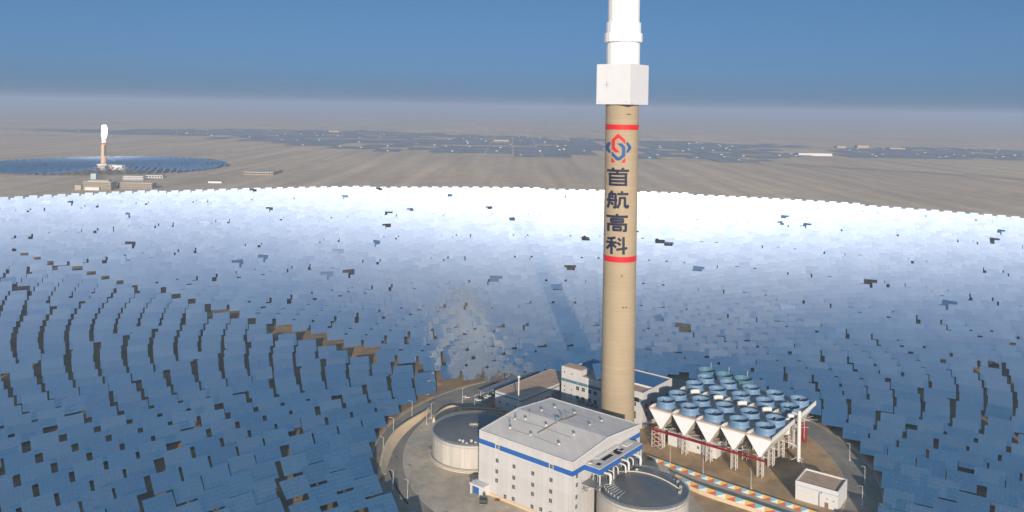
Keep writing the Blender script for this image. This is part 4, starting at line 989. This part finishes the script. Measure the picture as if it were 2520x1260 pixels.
y2, l2, _b = aim_normals(p2, np.array([T2.x, T2.y, H2*.87]), off=.03)
mass_field('far_heliostat_field', 'round mass of mirrors circling the distant tower', p2, y2, l2, rng.random(len(p2)))
def far_box(name, label, x0, x1, ytop, ybase, depth, wallm, storeys=0, bays=0, roofm=None, cat='building', yaw=0):
    a = at(x0, ybase); c = at(x1, ybase + (x1-x0)*ROLL*0); s_ = a.y/FPX; W = (x1-x0)*s_; Hh = (ybase-ytop)*s_
    r_ = empty(name, label, cat, a, yaw)
    b = MB(); b.box(0, W, 0, depth, 0, Hh); b.build('wall', wallm, r_)
    b = MB(); b.box(.4, W-.4, .4, depth-.4, Hh+.01, Hh+.4); b.build('roof', roofm or M['roof'], r_)
    if storeys:
        b = MB(); fz = Hh/storeys
        wme = MB(); ww = W/bays*.6; wme.box(-ww/2, ww/2, -.12, -.01, -fz*.3, fz*.3); wme = wme.mesh('window', M['glass'])
        for i in range(bays):
            for j in range(storeys): inst('window', wme, r_, ((i+.5)*W/bays, 0, (j+.5)*fz))
    return r_, W, Hh
a_, W_, H_ = far_box('dormitory', 'sandy four storey block with window rows near the far tower', 203, 273, 447.5, 467, 26, M['sand_block'], 4, 18)
b = MB(); b.box(-14, -.1, -6, 16, 0, H_*.62); b.build('wing', M['sand_block'], a_)
b = MB(); b.box(9, 40, -8, -.1, 0, H_*.38); b.build('entrance_hall', M['white_paint'], a_)
b = MB(); b.box(8, W_-8, 6, 20, H_+.4, H_+3.5); b.build('penthouse', M['sand_block'], a_)
far_box('dormitory', 'long low sandy block of small windows beside the taller one', 290, 374, 450, 463.5, 22, M['sand_block'], 3, 20)
far_box('far_office', 'white two storey row with dark windows before the far mirrors', 302, 352, 433.5, 443, 18, M['white_paint'], 2, 10)
far_box('far_office', 'white low hall with dark roof right of the white row', 359, 400, 431, 438, 18, M['white_paint'], 1, 6, M['grey'])
far_box('water_tower', 'pale blue square tower behind the sandy block', 223, 236, 428, 441, 14, mat('pale_blue_render', (.4,.52,.56), .7), 0, 0)
far_box('warehouse', 'wide flat pale warehouse right of the distant mirror field', 600, 672, 423, 430, 90, M['sand_block'], 1, 12, mat('pale_sheet_roof', (.6,.55,.47), .6))
far_box('substation', 'small low blue and white substation on the sandy plain', 512, 545, 446, 450.5, 14, M['white_paint'], 0, 0, M['blueroof'])
rng2 = random.Random(4)
for (x0, x1, yt, yb, lab) in ((238,262,404,413,'pale plant hall left of the foot of the far tower'), (262,290,405,412,'dark roofed plant hall right of the foot of the far tower'), (276,300,407,418,'white block at the right edge of the far plant'), (215,236,413,418,'pale low shed at the left edge of the far plant'), (240,258,409,419,'ochre hall in front of the far tower')):
    far_box('far_plant_hall', lab, x0, x1, yt, yb, 22, M['white_paint'] if 'ochre' not in lab else M['sand_block'], 0, 0, M['grey'] if 'dark' in lab else M['roof'])

# ------------------------------------------------------------------ photovoltaic fields on the plain
def inside(P, x, y):
    c = False; n = len(P)
    for i in range(n):
        x0, y0 = P[i]; x1, y1 = P[(i+1) % n]
        if (y0 > y) != (y1 > y) and x < (x1-x0)*(y-y0)/(y1-y0)+x0: c = not c
    return c
cabins = []
def pv_field(name, label, poly, bx=110, by=150, keep=.97):
    P = [tuple(at(x, y)[:2]) for x, y in poly]; b = MB()
    xs = [p[0] for p in P]; ys = [p[1] for p in P]
    for X in np.arange(min(xs), max(xs), bx):
        for Y in np.arange(min(ys), max(ys), by):
            if not inside(P, X+bx/2, Y+by/2) or rng2.random() > keep*.9: continue
            n = 5
            for k in range(n):                 # five tilted tables per block
                y0 = Y + by*k/n; y1 = y0 + by/n*.72
                b.add([(X,y0,.9),(X+bx-7,y0,.9),(X+bx-7,y1,2.9),(X,y1,2.9),(X,y1,.5),(X+bx-7,y1,.5)], [(0,1,2,3),(3,2,5,4)])
            if rng2.random() < .42: cabins.append((X+bx*rng2.uniform(.2,1), Y+by*rng2.uniform(.1,.9)))
    return tag(b.build(name, M['pv']), label, kind='stuff')
pv_field('photovoltaic_field', 'dark blue band of solar panels far away behind the distant tower', [(40,318.5),(300,319),(560,318),(900,322),(1260,336),(1480,343),(1480,389),(1260,382),(1000,374),(760,358),(500,339),(620,336),(380,333),(200,326)], 120, 190)
pv_field('photovoltaic_field', 'dark band of solar panels right of the big tower', [(1565,345),(1800,352),(1990,360),(1900,377),(1700,391),(1565,391)], 110, 170)
pv_field('photovoltaic_field', 'lens shaped dark solar panel patch right of the tower', [(1690,390),(1770,384),(1960,380),(2010,381),(1900,394),(1850,401),(1800,399)], 80, 90)
pv_field('photovoltaic_field', 'dark solar panel band with white cabins at far right', [(2050,370),(2250,362),(2530,372),(2530,395),(2300,391),(2080,385)], 110, 150)
print('cabins', len(cabins))
cabins.sort(key=lambda c: c[1]); cme = MB(); cme.box(-5,5,-3,3,0,4.5); cme.box(-4,4,-3.1,-3.01,1,3); cme = cme.mesh('inverter_cabin', M['white_paint'])
for c in cabins[:170]:
    o_ = inst('inverter_cabin', cme, None, (c[0], c[1], 0)); tag(o_, 'white inverter cabin standing among the distant solar panels', 'cabin', 'cabins among the solar panels')
for (x0, x1, yt, yb, lab) in ((1965,2048,377,383,'long white hall right of the lens shaped panel patch'), (2110,2138,358,364,'white block among the panels at far right'), (1215,1252,344,349,'white block in the panel field left of the big tower'),
                              (2060,2082,360,364,'small white hall before the far right panels'), (2190,2228,364,368,'pale low hall at the far right edge of the panels'), (810,835,322,325,'tiny white hall at the far rim of the panels')):
    far_box('far_hall', lab, x0, x1, yt, yb, 40, M['white_paint'] if 'long white' in lab else M['sand_block'], 0, 0, None if 'long white' in lab else M['brownroof'])
# pale tracks across the plain
for pts, w_, lab in (([(1480,389),(1700,394),(2050,411),(2540,443)], 16, 'thin dark track across the plain right of the tower'), ([(1560,392),(1850,404),(2300,425),(2540,437)], 10, 'second thin track running beside the first'), ([(500,341),(760,361),(1260,386),(1480,392)], 14, 'pale track along the near edge of the panel field')):
    q = [at(x, y, .5) for x, y in smooth_px(pts, 8)]; b = MB(); b.strip([p - Vector((0, w_/2, 0)) for p in q], [p + Vector((0, w_/2, 0)) for p in q])
    tag(b.build('track', M['asphalt'] if 'dark' in lab else M['desert']), lab, kind='structure')

# ------------------------------------------------------------------ haze: one closed box of even air
hz = MB(); X_ = 40000; hz.box(-X_, X_, -3000, X_, -1.0, 276.0)
m = bpy.data.materials.new('haze_air'); m.use_nodes = True; nt = m.node_tree; nt.nodes.remove(nt.nodes['Principled BSDF'])
v = nt.nodes.new('ShaderNodeVolumePrincipled'); v.inputs['Color'].default_value = (.64, .76, .98, 1); v.inputs['Density'].default_value = HAZE; v.inputs['Anisotropy'].default_value = 0.0
nt.links.new(v.outputs[0], nt.nodes['Material Output'].inputs['Volume'])
hz = hz.build('haze', m); tag(hz, 'thin grey haze over the whole plain', kind='stuff')
